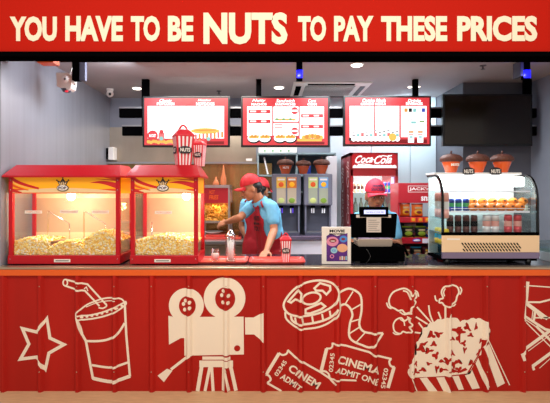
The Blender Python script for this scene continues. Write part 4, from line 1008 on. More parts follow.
# ------------------------------------------------------------ shelf cabinet
Ys = 5.25
t = thing('wall_cabinet', 'pale grey open wall cabinet behind the drink dispensers', 'cabinet', (WX(297, Ys), 5.4, WZ(185, Ys)))
b = B(); c0, c1 = WX(257, Ys), WX(336, Ys); T = .018
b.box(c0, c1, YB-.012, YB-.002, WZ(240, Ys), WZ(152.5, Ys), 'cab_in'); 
for py in (153.5, 175.5, 192): b.box(c0, c1, Ys, YB-.01, WZ(py+.8, Ys), WZ(py-.8, Ys), 'cab')
for px in (258, 297, 335.3): b.box(WX(px, Ys)-T/2, WX(px, Ys)+T/2, Ys, YB-.01, WZ(240, Ys), WZ(153, Ys), 'cab')
b.build('carcass', t)
b = B(); b.box(WX(258.5, Ys), WX(297, Ys), Ys+.02, Ys+.2, WZ(152.5, Ys), WZ(146.6, Ys), 'white', .004)
for k in range(4): b.box(WX(264+8*k, Ys), WX(265.6+8*k, Ys), Ys+.018, Ys+.02, WZ(151.5, Ys), WZ(150, Ys), 'c_green')
b.build('flat_box', loc=(WX(278, Ys), Ys+.1, WZ(152.5, Ys)), label='long white box on top of the grey wall cabinet', cat='box')
b = B(); M = Matrix.Rotation(-.22, 4, 'Y'); M = Matrix.Translation((WX(268, Ys), Ys+.06, WZ(174.6, Ys)+.001)) @ M
b.box(-.01, .01, 0, .12, .008, .22, 'case_white', .002, M); b.build('leaning_board', loc=(WX(268, Ys), Ys+.06, WZ(174.6, Ys)), label='pale board leaning in the cabinet beside the worker', cat='board')
b = B(); b.box(WX(305, Ys), WX(311, Ys), Ys+.02, Ys+.12, WZ(174.7, Ys), WZ(163, Ys), 'c_blue', .004); b.build('dark_box', loc=(WX(308, Ys), Ys+.07, WZ(174.7, Ys)), label='dark blue box in the cabinet behind the acorn jars', cat='box')
b = B(); b.lathe([(.05, 0), (.055, .06), (.04, .1), (.0, .11)], (WX(328, Ys), Ys+.1, WZ(174.7, Ys)), 'cab_in', 16); b.build('dark_jar', loc=(WX(328, Ys), Ys+.1, WZ(174.7, Ys)), label='dark jar in the cabinet right of the acorn jars', cat='jar')
# white tall door panel + dark strip beside fridge
b = B(); b.box(WX(327.5, 5.05), WX(337, 5.05), 5.05, 5.20, 0, WZ(156, 5.05), 'case_white', .004)
b.build('white_panel', loc=(WX(332, 5.05), 5.12, 0), label='tall white upright panel between dispensers and red fridge', cat='panel')

# ------------------------------------------------------------ dispensers on a lilac counter
zl = WZ(236, 4.78)
t = thing('drinks_counter', 'pale lilac back counter carrying the drink dispensers', 'counter', (WX(318, 4.9), 5.0, 0))
b = B(); b.box(.17, WX(349, 4.8), 4.8, 5.04, .0, zl-.05, 'lilac', .004); b.build('body', t)
b = B(); b.box(.165, WX(349.4, 4.8), 4.77, 5.04, zl-.045, zl, 'case_base', .004); b.build('top', t)
def dispenser(label, px0, px1, cols, zt_):
    Y = 4.84; x0, x1 = WX(px0, Y), WX(px1, Y); w = x1-x0
    t = thing('drink_dispenser', label, 'drink dispenser', ((x0+x1)/2, Y+.15, zl), 'grey drink dispensers')
    zt2 = zD; zm = WZ(205.5, Y)
    b = B(); b.box(x0, x1, Y, Y+.2, zm, zt2, 'disp_grey', .012); bd = b.build('tank_housing', t)
    b = B(); b.box(x0+.02, x1-.02, Y+.10, Y+.19, zl+.02, zm, 'disp_dark', .006); b.box(x0+.012, x0+.03, Y+.03, Y+.19, zl+.02, zm, 'disp_grey'); b.box(x1-.03, x1-.012, Y+.03, Y+.19, zl+.02, zm, 'disp_grey'); b.build('body', t)
    b = B(); b.box(x0+.015, x1-.015, Y+.0, Y+.19, zl, zl+.035, 'disp_dark', .005); b.box(x0+.04, x1-.04, Y+.01, Y+.12, zl+.033, zl+.04, 'steel_cool'); b.build('drip_tray', t)
    for k, (lab_, tank, bot) in enumerate(cols):
        a_ = x0+w*(.16+.37*k); c_ = a_+w*.31
        b = B(); b.box(a_, c_, Y-.006, Y+.004, WZ(203.5, Y), WZ(177, Y), tank, .002); tk = b.build('tank_window', t, label='beverage window')
        b = B(); b.box(a_-.002, c_+.002, Y-.009, Y-.005, WZ(188, Y), WZ(177.5, Y), lab_, .001); b.ell(((a_+c_)/2, Y-.009, WZ(184.5, Y)), (.03, .003, .028), 'm_yellow' if k == 1 else 'm_orange', None, 14, 8)
        b.box(a_+.01, c_-.01, Y-.0105, Y-.009, WZ(180.4, Y), WZ(178.6, Y), 'card'); b.build('flavour_card', tk)
        b = B(); b.ell(((a_+c_)/2, Y-.006, WZ(200.5, Y)), (.035, .004, .03), 'green' if bot else 'lab_lime', None, 16, 8); b.build('fruit_sticker', tk)
        b = B(); xc = (a_+c_)/2; b.box(xc-.022, xc+.022, Y+.0, Y+.05, zm-.028, zm, 'matte_black'); b.box(xc-.017, xc-.006, Y+.01, Y+.03, zm-.085, zm-.026, 'case_white'); b.box(xc+.006, xc+.017, Y+.01, Y+.03, zm-.085, zm-.026, 'case_white' if px0 > 290 else 'violet_led')
        b.build('nozzle', t)
    return t
dispenser('left grey drink dispenser behind the blue shirted worker', 272, 301, (('lab_yellow', 'tank', 0), ('lab_orange', 'tank', 1)), 0)
dispenser('right grey drink dispenser beside the white upright panel', 304, 332.5, (('lab_lime', 'tank2', 0), ('lab_blue', 'tank2', 1)), 0)

# ------------------------------------------------------------ drinks fridge
Y = 4.8; x0, x1 = WX(350.5, Y), WX(398.5, Y); zt = WZ(152.5, Y)
t = thing('drinks_fridge', 'tall red glass door drinks fridge with lit script sign behind the cashier', 'fridge', ((x0+x1)/2, Y+.3, 0))
b = B(); T = .035
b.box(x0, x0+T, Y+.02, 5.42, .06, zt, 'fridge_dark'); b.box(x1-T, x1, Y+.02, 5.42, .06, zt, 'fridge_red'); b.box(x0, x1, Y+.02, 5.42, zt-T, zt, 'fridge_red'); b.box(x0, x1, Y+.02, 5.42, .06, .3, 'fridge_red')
b.box(x0+T, x1-T, 5.36, 5.42, .3, zt-T, 'fridge_in'); b.box(x0+T, x1-T, Y+.03, Y+.3, WZ(171, Y), zt-T, 'fridge_red'); b.build('cabinet', t)
b = B(); b.box(x0+.03, x1-.03, Y+.05, 5.4, 0, .06, 'matte_black'); b.build('plinth', t)
b = B(); b.box(x0+.022, x1-.02, Y, Y+.03, WZ(168.3, Y), WZ(154.3, Y), 'coke_red', .003); sg = b.build('lit_sign', t, label='lit red sign with white script lettering')
b = B(); b.text('Coca', (WX(355, Y), Y-.001, WZ(163.5, Y)), (1, 0, .05), (0, 0, 1), .20, .088, 'coke_white', .03, .45)
b.text('Cola', (WX(374, Y), Y-.0012, WZ(164.3, Y)), (1, 0, .05), (0, 0, 1), .20, .095, 'coke_white', .03, .45)
b.box(WX(371.6, Y), WX(375, Y), Y-.002, Y-.001, WZ(160.2, Y), WZ(159.2, Y), 'coke_white')
def rib2(pts, w, m='coke_white'):
    for p, c in zip(pts, pts[1:]):
        P, C = W(p[0], p[1], Y-.001), W(c[0], c[1], Y-.001); b.flat([P+Vector((0, -.001, w)), C+Vector((0, -.001, w)), C-Vector((0, .001, w)), P-Vector((0, .001, w))], m)
rib2([(358, 164.5), (364, 164), (370, 164.8), (375, 166), (380, 165.2)], .006); rib2([(377, 157.5), (383, 155.6), (388, 156.4), (392, 155.4)], .006)
b.build('script_lettering', sg, recalc=False)
b = B(); pts = [(x0+.024, WZ(168, Y))]
for k in range(25): pts.append((x0+.026+(x1-x0-.05)*k/24, WZ(166-1.3*abs(math.sin(k*1.7)), Y)))
pts.append((x1-.022, WZ(168, Y))); b.prism(pts, 'y', Y-.002, Y, 'coke_white'); b.build('sign_foam', sg, label='white foam band at the sign foot')
b = B(); dz0, dz1 = .32, WZ(169.5, Y); fw = .03
b.box(x0+.004, x0+fw, Y-.0, Y+.028, dz0, dz1, 'fridge_red', .002); b.box(x1-fw, x1-.004, Y, Y+.028, dz0, dz1, 'fridge_red', .002); b.box(x0+.004, x1-.004, Y, Y+.028, WZ(176, Y), dz1, 'fridge_red', .002); b.box(x0+.004, x1-.004, Y, Y+.028, dz0, dz0+.05, 'fridge_red', .002); dr = b.build('door_frame', t)
b = B(); b.box(x0+fw, x1-fw, Y+.01, Y+.016, dz0+.04, WZ(175.5, Y), 'glass_case'); b.build('door_glass', dr)
b = B(); b.box(x1-fw-.03, x1-fw-.005, Y+.05, Y+.07, .34, WZ(177, Y), 'led_lilac'); b.build('light_tube', t, label='lilac light tube')
b = B(); b.text('Coca-Cola', (x0-.0012, 5.25, WZ(230, Y)), (0, 0, 1), (0, 1, 0), .72, .14, 'stripe_white', .0, .35); b.build('side_lettering', t, recalc=False); b = B(); b.text('Coca-Cola', (x0-.0012, 4.9, WZ(225, Y)), (0, 0, 1), (0, 1, 0), .72, .14, 'stripe_white', .0, .35); b.build('side_lettering', t, label='pale script on the dark red side', recalc=False)
for zz in (WZ(192.5, 5.0), WZ(215, 5.0), WZ(240, 5.0), .6):
    b = B(); b.box(x0+T, x1-T, Y+.08, 5.34, zz-.01, zz, 'case_white'); b.build('shelf', t)
L = bpy.data.lights.new('fridge_light', 'AREA'); L.energy = 6; L.shape = 'RECTANGLE'; L.size = .4; L.size_y = .3; L.color = (.88, .97, 1)
o = bpy.data.objects.new('fridge_light', L); o.location = ((x0+x1)/2, 4.98, WZ(177, Y)-.02); link(o)
z1_ = WZ(192.5, 5.0)
cans('c_tan', 'c_brown', [((WX(p, 5.0), 5.0, z1_), l+' brown bottle on the fridge top shelf from left') for p, l in ((355, 'first'), (358.7, 'second'), (362.4, 'third'))], 'bottle', 'brown bottles in the fridge', 'drink_bottle', .018, .115)
cans('c_blue', 'c_green', [((WX(p, 5.0), 5.0, z1_), l) for p, l in ((389, 'green and blue bottle right of the cap in the fridge'), (385.2, 'green and blue bottle nearest the cap in the fridge'))], 'bottle', 'green blue bottles in the fridge', 'drink_bottle', .018, .12)
z2_ = WZ(215, 5.0); b = B(); b.lathe([(.024, 0), (.026, .01), (.026, .12), (.01, .16), (.01, .19), (.012, .19), (.012, .2)], (0, 0, 0), 'tank2', 14)
o1 = b.build('water_bottle', cat='bottle', group='clear bottles on the second fridge shelf', label='clear bottle second shelf of fridge, leftmost'); o1.location = (WX(355.5, 5), 5.0, z2_)
for p, l in ((361, 'clear bottle second shelf of fridge, beside the leftmost one'), (366.5, 'clear bottle in the fridge just left of the cashier face'), (385, 'clear bottle in the fridge just right of the cashier face'), (390.5, 'clear bottle on second fridge shelf at far right')): copy_tree(o1, (WX(p, 5), 5.0, z2_), None, l)

# ------------------------------------------------------------ snack rack
Y = 4.5; x0, x1 = WX(398.5, Y), WX(446, Y)
t = thing('snack_rack', 'red snack rack with header sign beside the drinks fridge', 'rack', ((x0+x1)/2, Y+.15, 0))
b = B(); b.box(x0, x1, Y, Y+.02, WZ(203, Y), WZ(183, Y), 'rack_red', .003); hd = b.build('header_sign', t)
b = B(); a_, c_ = WX(408, Y), WX(441, Y)
for (u0, u1, v0, v1) in ((a_, c_, WZ(186.2, Y), WZ(185.7, Y)), (a_, c_, WZ(192.3, Y), WZ(191.8, Y)), (a_, a_+.005, WZ(192, Y), WZ(186, Y)), (c_-.005, c_, WZ(192, Y), WZ(186, Y))): b.box(u0, u1, Y-.002, Y, v0, v1, 'stripe_white')
b.text("JACK'nJILL", (a_+.012, Y-.0015, WZ(191, Y)), (1, 0, 0), (0, 0, 1), c_-a_-.024, .038, 'stripe_white', .03); b.text('snacks', (WX(421, Y), Y-.0015, WZ(201, Y)), (1, 0, 0), (0, 0, 1), .2, .07, 'stripe_white', .03)
b.build('header_lettering', hd, recalc=False)
b = B(); b.box(x0, x0+.02, Y+.02, Y+.3, 0, WZ(183, Y), 'rack_red'); b.box(x1-.02, x1, Y+.02, Y+.3, 0, WZ(183, Y), 'rack_red'); b.build('side_frame', t)
b = B(); b.box(x0, x1, Y+.28, Y+.3, .1, WZ(218, Y), 'disp_dark'); b.build('back_sheet', t)
sh = [(217, 222.5), (237.5, 243.5), (258, 263)]
for k, (pa_, pb_) in enumerate(sh):
    b = B(); b.box(x0, x1, Y-.01, Y+.005, WZ(pb_, Y), WZ(pa_, Y), 'rack_red', .002); b.box(x0, x1, Y, Y+.28, WZ(pb_, Y), WZ(pb_, Y)+.01, 'rack_red'); sf = b.build('shelf', t)
    b = B()
    if k == 0:
        for px in (413, 420, 427): b.box(WX(px-2.6, Y), WX(px+2.6, Y), Y-.013, Y-.01, WZ(222, Y), WZ(217.4, Y), 'm_orange'); b.ell((WX(px, Y), Y-.013, WZ(219.6, Y)), (.018, .002, .016), 'bag_yellow', None, 12, 6)
    elif k == 1:
        b.ell((WX(416.5, Y), Y-.011, WZ(240.3, Y)), (.045, .003, .018), 'bag_blue', None, 16, 6); b.ell((WX(416.5, Y), Y-.013, WZ(240.3, Y)), (.036, .003, .011), 'stripe_white', None, 16, 6)
        b.box(WX(422, Y), WX(431, Y), Y-.013, Y-.01, WZ(243, Y), WZ(238.4, Y), 'lilac')
    else: b.box(WX(405, Y), WX(412, Y), Y-.013, Y-.01, WZ(262, Y), WZ(259, Y), 'card')
    b.build('price_label', sf)
def bag(label, px, py0, py1, w, m, m2, m3, group, name='chip_bag', dy=0):
    Yb = Y+.09+dy; z0, z1 = WZ(py1, Yb), WZ(py0, Yb); h = z1-z0; wd = w*Yb/F_; N = 10
    t = thing(name, label, 'snack bag', (WX(px, Yb), Yb, z0), group)
    b = B(); i = b.mi(m); i2 = b.mi(m2)
    for sgn in (-1, 1):
        V = []
        for j in range(N+1):
            r = []
            for k in range(N+1):
                u, v = k/N*2-1, j/N*2-1
                th = .04*max(0, 1-abs(u)**2.5)*max(0, 1-abs(v)**3)+.001; wob = .004*noise.noise(Vector((u*3, v*3, px)))
                r.append(b.bm.verts.new(Vector((u*wd/2*(1-.06*(1-abs(v))), sgn*(th+wob*(abs(u) < .95)), (v+1)/2*h))))
            V.append(r)
        for j in range(N):
            for k in range(N): b.face([V[j][k], V[j][k+1], V[j+1][k+1], V[j+1][k]], i2 if j == 0 or j == N-1 else i, True)
    b.build('packet', t, world=False, recalc=False)
    b = B(); b.ell((0, -.041, h*.38), (wd*.36, .004, h*.2), m3, None, 16, 8); b.ell((wd*.05, -.044, h*.36), (wd*.24, .003, h*.11), m2, None, 12, 6)
    b.box(-wd*.28, wd*.28, -.045, -.036, h*.62, h*.76, 'bag_cream' if m3 != 'bag_cream' else 'bag_yellow'); b.build('packet_print', t, world=False)
bag('left orange and brown snack bag on the top rack shelf', 404.8, 203, 216.8, 10, 'bag_orange', 'bag_brown', 'bag_yellow', 'orange snack bags')
bag('right orange and brown snack bag on the top rack shelf', 417, 203.4, 217, 11.5, 'bag_orange', 'bag_brown', 'bag_yellow', 'orange snack bags')
bag('left black and lime snack bag on the middle rack shelf', 407.5, 226, 237.5, 11, 'bag_black', 'bag_lime', 'bag_lime', 'lime snack bags')
bag('right black and lime snack bag on the middle rack shelf', 420.5, 226, 237.5, 11, 'bag_black', 'bag_lime', 'bag_lime', 'lime snack bags')
bag('bright blue snack bag behind the lime one on the middle shelf', 427.5, 223.5, 237, 8, 'bag_blue', 'bag_blue', 'bag_cream', 'single snack bags', dy=.09)
bag('white and grey snack bag behind the left lime bag', 410, 222.5, 236, 12, 'c_white', 'disp_grey', 'disp_grey', 'single snack bags', dy=.1)
bag('dark maroon snack bag leftmost on the bottom rack shelf', 405, 246, 258, 11, 'bag_maroon', 'bag_maroon', 'bag_tan', 'bottom snack bags')
bag('dark blue snack bag in the middle of the bottom rack shelf', 416, 246.5, 258, 11, 'bag_black', 'c_cyan', 'bag_tan', 'bottom snack bags')
bag('maroon snack bag rightmost on the bottom rack shelf', 427, 246, 258, 10, 'bag_maroon', 'bag_maroon', 'bag_cream', 'bottom snack bags')
# small stuff on the right end of the counter
b = B(); b.box(WX(541, 3.55), WX(566, 3.55), 3.4, 3.7, .918, .99, 'wall_pale', .004); b.box(WX(541, 3.55), WX(566, 3.55), 3.45, 3.72, .99, 1.06, 'glass_tint', .004)
b.build('glass_box', loc=(WX(553, 3.55), 3.55, .918), label='low pale box with a glass top right of the display case', cat='box')

# ------------------------------------------------------------ people
def bake(b, name, parent, voxel=.006, smooth=6, mats=None, label=None, keep=False):
    bmesh.ops.translate(b.bm, vec=-Vector(parent.location), verts=list(b.bm.verts))
    me = bpy.data.meshes.new('tmp'); b.bm.to_mesh(me); b.bm.free()
    o = bpy.data.objects.new('tmp', me); COL.objects.link(o)
    r = o.modifiers.new('r', 'REMESH'); r.mode = 'VOXEL'; r.voxel_size = voxel
    s_ = o.modifiers.new('s', 'SMOOTH'); s_.iterations = smooth; s_.factor = .5
    bpy.context.view_layer.update(); dg = bpy.context.evaluated_depsgraph_get()
    m2 = bpy.data.meshes.new_from_object(o.evaluated_get(dg)); m2.name = name
    bpy.data.objects.remove(o); bpy.data.meshes.remove(me)
    m2.materials.clear()
    for m in mats: m2.materials.append(MATS[m])
    for p in m2.polygons: p.use_smooth = True; p.material_index = 0
    ob = bpy.data.objects.new(name, m2); link(ob, parent)
    if label: ob['label'] = label
    return ob
def frame(F, pitch=0, roll=0):
    F = Vector((F[0], F[1], 0)).normalized(); L = Vector((-F.y, F.x, 0)); U = Vector((0, 0, 1))
    M = Matrix((L, -F, U)).transposed()
    return M @ Matrix.Rotation(pitch, 3, 'X') @ Matrix.Rotation(roll, 3, 'Y')
def hand(b, wrist, d, n, side, m, curl=.35, s=1.0):
    # d: towards the fingertips, n: back of the hand, side: which way the thumb leaves
    d = Vector(d).normalized(); n = Vector(n); n = (n-d*n.dot(d)).normalized(); sd = d.cross(n)*side
    w = Vector(wrist); R3 = Matrix((sd, d, n)).transposed()
    b.ell(w+d*.045*s, (.040*s, .052*s, .016*s), m, R3, 16, 10); b.cone(w-d*.02, w+d*.02*s, .024*s, .022*s, m)
    for k in range(4):
        l = (.072, .08, .076, .06)[k]*s; off = (.029, .010, -.010, -.028)[k]*s
        p = w+d*(.075-.004*abs(k-1.2))*s+sd*off; a = 0; q_ = p-d*.02*s
        for j, f in enumerate((.45, .32, .23)):
            a += curl*(.6+.5*j); dd = d*math.cos(a)-n*math.sin(a)
            e = p+dd*l*f; b.cone(p, e, .0086*s-.0006*j, .0080*s-.0007*j, m, 10); p = e
        b.cone(q_, q_+d*.03*s, .009*s, .009*s, m, 10)
    p = w+d*.02*s+sd*.025*s; e = p+(d*.6+sd*.75-n*.25).normalized()*.038*s; b.cone(p, e, .013*s, .0105*s, m, 10)
    e2 = e+(d*.9+sd*.25-n*.35).normalized()*.032*s; b.cone(e, e2, .010*s, .0085*s, m, 10)
def person(label, root, F, head_c, head_F, pitch, roll, neck, shL, shR, chest, waist, hips, armL, armR, feet, capm, skin, hs=1.0, handL=None, handR=None, text=None, apron=True, hair_long=False, apron_text=None):
    t = thing('person', label, 'person', root)
    Mt = frame(F); Fv = -Mt.col[1]; Lv = Mt.col[0].copy(); Fv = Vector(Fv)
    H = Vector(head_c); M = frame(head_F, pitch, roll)
    def h(x, y, z): return H+M @ Vector((x*hs, y*hs, z*hs))
    hv = lambda v: tuple(q_*hs for q_ in v)
    b = B(); S = skin
    b.ell(h(0, .005, .02), hv((.074, .094, .098)), S, M, 24, 16); b.ell(h(0, -.024, -.035), hv((.060, .066, .066)), S, M, 20, 12); b.ell(h(0, -.048, -.083), hv((.030, .028, .024)), S, M)
    b.ell(h(.036, -.062, -.025), hv((.024, .020, .022)), S, M); b.ell(h(-.036, -.062, -.025), hv((.024, .020, .022)), S, M)
    b.cone(h(0, -.088, .008), h(0, -.110, -.030), .009*hs, .013*hs, S); b.ell(h(.012, -.098, -.034), hv((.009, .010, .008)), S, M); b.ell(h(-.012, -.098, -.034), hv((.009, .010, .008)), S, M)
    b.cone(h(-.045, -.074, .025), h(.045, -.074, .025), .012*hs, .012*hs, S); b.ell(h(0, -.088, -.062), hv((.022, .010, .012)), S, M)
    for sx in (-1, 1): b.ell(h(.077*sx, .008, -.008), hv((.008, .018, .030)), S, M)
    b.cone(h(0, .02, -.05), Vector(neck), .052*hs, .056, S); b.cone(Vector(neck), Vector(chest), .055, .07, S)
    ch, wa_, hi = Vector(chest), Vector(waist), Vector(hips); RT3 = Mt
    def torso(b, m, e):
        b.ell(ch, (.165+e, .105+e, .17+e), m, RT3, 24, 16); b.ell(wa_, (.14+e, .098+e, .15+e), m, RT3, 24, 16); b.ell(hi, (.155+e, .11+e, .13+e), m, RT3, 24, 16)
        b.cone(Vector(shL)-Lv*.02, Vector(neck), .050+e, .055+e, m); b.cone(Vector(shR)+Lv*.02, Vector(neck), .050+e, .055+e, m)
        b.cone(ch+Lv*.05, hi+Lv*.04, .1+e, .1+e, m); b.cone(ch-Lv*.05, hi-Lv*.04, .1+e, .1+e, m)
    torso(b, S, -.012)
    for sh_, (el, wr), hd_ in ((shL, armL, handL), (shR, armR, handR)):
        sh_, el, wr = Vector(sh_), Vector(el), Vector(wr)
        b.cone(sh_, el, .047, .037, S); b.cone(el, el.lerp(wr, .35), .036, .038, S); b.cone(el.lerp(wr, .3), wr, .038, .025, S)
        if hd_: hand(b, wr, hd_[0], hd_[1], hd_[2], S, hd_[3] if len(hd_) > 3 else .3)
    for (kn, ft), sx in zip(feet, (1, -1)):
        hp = hi+Lv*.08*sx-Vector((0, 0, .05)); kn, ft = Vector(kn), Vector(ft)
        b.cone(hp, kn, .075, .052, S); b.cone(kn, ft, .052, .036, S); b.ell(ft+Fv*.06-Vector((0, 0, .0)), (.036, .10, .036), S, RT3)
    bake(b, 'body', t, .006, 3, [S])
    # face
    for sx in (-1, 1):
        b = B(); b.ell(h(.030*sx, -.083, .004), hv((.0135, .007, .0058)), 'eye_white', M, 12, 8); b.ell(h(.030*sx, -.0885, .0025), hv((.006, .003, .0055)), 'hair', M, 10, 6); b.build('eye', t)
        b = B(); b.cone(h(.016*sx, -.0925, .024), h(.046*sx, -.082, .024), .0042*hs, .0028*hs, 'hair'); b.build('eyebrow', t)
    b = B(); b.ell(h(0, -.0975, -.057), hv((.022, .006, .0045)), 'lip', M, 14, 8); b.ell(h(0, -.097, -.065), hv((.018, .006, .0055)), 'lip', M, 14, 8); b.build('lips', t)
    b = B(); b.ell(h(0, .022, .008), hv((.077, .088, .080)), 'hair', M, 24, 16)
    if hair_long:
        b.cone(h(.05, .06, -.02), h(.078, .04, -.10), .03*hs, .018*hs, 'hair')
    b.cone(h(-.04, .066, -.03), h(.04, .066, -.03), .02*hs, .02*hs, 'hair')
    # keep the hair off the face
    bb = b.bm; Mi = M.inverted()
    for v in bb.verts:
        l = Mi @ (v.co-H)/hs
        if l.y < (-.032 if l.z > .004 else .024) and l.z < .05: v.co = H+M @ (Vector((l.x*.75, max(l.y, -.02)+.03, l.z))*hs)
    b.build('hair', t)
    # cap
    b = B(); rx, ry, rz_ = .086*hs, .105*hs, .106*hs; cc = h(0, .006, .046)
    b.ell(cc, (rx, ry, rz_), capm, M, 28, 18, cut=-.12); b.ell(cc+M @ Vector((0, 0, rz_)), (.008, .008, .005), capm, M)
    n = 17; top = []
    for k in range(n):
        a = PI*(k/(n-1)); u = math.cos(a); w_ = math.sin(a)
        top.append((u*.082, -.060-.04*w_, -.006, u*.078, -.07-.105*w_**.75, -.020+.016*w_-.018*u*u))
    for z_ in (0,):
        r1 = [cc+M @ (Vector(p[:3])*hs) for p in top]; r2 = [cc+M @ (Vector(p[3:])*hs) for p in top]; up_ = M @ Vector((0, 0, .006*hs))
        mid = [p.lerp(c, .5)+M @ Vector((0, 0, .006*hs)) for p, c in zip(r1, r2)]
        b.loft([r1, mid, r2, [p-up_ for p in r2], [p-up_ for p in mid], [p-up_ for p in r1]], capm, False, True, closed=False)
    cap = b.build('cap', t, label='red baseball cap')
    for k in range(3):
        a = k*PI/3
        bb_ = B(); bb_.tube([cc+M @ Vector((rx*1.005*math.cos(a)*math.cos(p_), ry*1.005*math.sin(a)*math.cos(p_), rz_*1.005*math.sin(p_))) for p_ in [PI*j/20 for j in range(21)]], .0014, capm, 5); bb_.build('cap_seam', cap)
    if text:
        b = B()
        for s2, z0, z1, w2 in text:
            vs, fs_ = text_mesh(s2, .03, 0); i = b.mi('ink_navy'); V = []
            for v in vs:
                x = (v.x-.5)*w2; z = z0+(z1-z0)*v.y; k = max(.05, 1-(x/.086)**2-(z/.106)**2); V.append(b.bm.verts.new(cc+M @ (Vector((x, -.105*math.sqrt(k)-.003, z))*hs)))
            for f in fs_: b.face([V[q_] for q_ in f], i)
        b.build('cap_lettering', cap, recalc=False)
    # shirt
    b = B(); torso(b, 'shirt', .004)
    for sh_, (el, wr) in ((shL, armL), (shR, armR)):
        sh_, el = Vector(sh_), Vector(el); b.cone(sh_, sh_.lerp(el, .62), .060, .056, 'shirt')
    bmesh.ops.delete(b.bm, geom=[], context='VERTS')
    sh2 = bake(b, 'shirt', t, .008, 4, ['shirt'])
    # open the neck
    bm = bmesh.new(); bm.from_mesh(sh2.data); rl_ = Vector(root); nk = Vector(neck)-rl_
    up2 = (H-Vector(neck)).normalized()
    bm2 = [v for v in bm.verts if (v.co-nk).dot(up2) > .018 and (v.co-nk-up2*(v.co-nk).dot(up2)).length < .075]
    bmesh.ops.delete(bm, geom=bm2, context='VERTS'); bm.to_mesh(sh2.data); bm.free()
    b = B(); side = up2.orthogonal().normalized(); q2 = up2.cross(side)
    rg = [[Vector(neck)+up2*z_+(side*math.cos(a)+q2*math.sin(a))*r_ for a in [2*PI*j/20 for j in range(20)]] for r_, z_ in ((.066, .0), (.062, .03), (.070, .024), (.080, -.004))]
    b.loft(rg, 'shirt', False); b.build('collar', sh2)
    # trousers
    b = B(); b.ell(hi, (.160, .116, .11), 'trousers', RT3, 24, 16)
    for (kn, ft), sx in zip(feet, (1, -1)):
        hp = hi+Lv*.08*sx-Vector((0, 0, .05)); kn, ft = Vector(kn), Vector(ft); b.cone(hp, kn, .085, .064, 'trousers'); b.cone(kn, kn.lerp(ft, .88), .064, .052, 'trousers')
    bake(b, 'trousers', t, .01, 4, ['trousers'])
    for (kn, ft), sx in zip(feet, (1, -1)):
        b = B(); ft = Vector(ft); b.ell(ft+Fv*.05-Vector((0, 0, .012)), (.045, .12, .038), 'black', RT3); b.build('shoe', t)
    if apron:
        bm = bmesh.new(); bm.from_mesh(sh2.data); keepf = []
        for f in bm.faces:
            c = f.calc_center_median()+rl_; lat = (c-ch).dot(Lv); nrm = f.normal.dot(Fv)
            zt_ = c.z; topz = ch.z+.12; wz = wa_.z+.04
            ok = nrm > -.25 and zt_ < topz
            if zt_ > wz:
                lim = .10+.10*max(0, (wz+.1-zt_)/.1) if zt_ < wz+.1 else .10
                ok = ok and nrm > .05 and abs(lat) < lim+.02
            if any(((c-Vector(q_)).length < .135) for q_ in (armL[0], armR[0], shL, shR)): ok = False
            if any((c-(Vector(a_)+(Vector(e_[0])-Vector(a_))*tt)).length < .1 for a_, e_ in ((shL, armL), (shR, armR)) for tt in (.3, .6)): ok = False
            if not ok: keepf.append(f)
        bmesh.ops.delete(bm, geom=keepf, context='FACES')
        for v in bm.verts: v.co += v.normal*.009
        # skirt hangs straight below the hips
        me = bpy.data.meshes.new('apron'); bm.to_mesh(me); bm.free(); me.materials.append(MATS['apron'])
        ap = bpy.data.objects.new('apron', me); link(ap, t); ap['label'] = 'red bib apron'
        sm = ap.modifiers.new('sm', 'SMOOTH'); sm.iterations = 12
        so = ap.modifiers.new('so', 'SOLIDIFY'); so.thickness = .005; so.offset = 1
        b = B(); r1, r2 = [], []
        for k in range(15):
            a = -1.45+2.9*k/14; dv = Lv*math.sin(a)*.172+Fv*math.cos(a)*.137
            r1.append(hi+dv+Vector((0, 0, .0))); r2.append(hi+dv*1.12+Vector((0, 0, -.38)))
        b.loft([r1, r2, [p-Fv*.005 for p in r2], [p-Fv*.005 for p in r1]], 'apron', False, True, closed=False); b.build('apron_skirt', ap)
        for sx in (-1, 1):
            b = B(); p0 = ch+Lv*.085*sx+Fv*.108+Vector((0, 0, .10)); p1 = Vector(neck)+Lv*.07*sx+Fv*.02+Vector((0, 0, -.002)); p2 = Vector(neck)-Fv*.055+Lv*.05*sx+Vector((0, 0, .01))
            b.tube([p0, p0.lerp(p1, .5)+Fv*.018+Vector((0, 0, .02)), p1+Vector((0, 0, .016)), p2], .009, 'apron', 6); b.build('apron_strap', ap)
        if apron_text:
            b = B(); 
            for s2, dz, h2 in apron_text:
                b.text(s2, ch+Fv*.128+Vector((0, 0, dz))-Lv*.055, Lv, (0, 0, 1), .11, h2, 'ink_dark', .03, ext=.001)
            b.build('apron_lettering', ap, recalc=False)
    return t
# worker at the left
person('worker in light blue shirt, red cap and red apron, leaning on the counter', (.02, 4.25, 0), (-.86, -.52),
       W(251.5, 189, 4.17), (-.99, -.14), .30, 0, W(260.5, 202, 4.20), W(272, 207, 4.06), (-.17, 4.34, 1.325), W(268, 217, 4.2), W(272, 234, 4.22), W(272, 252, 4.25),
       (W(274, 230, 3.99), W(266.5, 251, 3.76)), (W(240, 217.5, 4.14), W(227, 222, 4.28)),
       (((-.02, 4.13, .46), (-.02, 4.12, .07)), ((.02, 4.36, .46), (.04, 4.40, .07))), 'capred', 'skin', 1.0,
       handL=((-.25, -.7, -.22), (-.1, -.25, .9), -1, .2), handR=((-.85, .25, -.3), (-.2, -.6, .7), 1, .5), apron_text=(('NUTS', -.03, .045), ('about', -.07, .03), ('YOU', -.13, .045)))
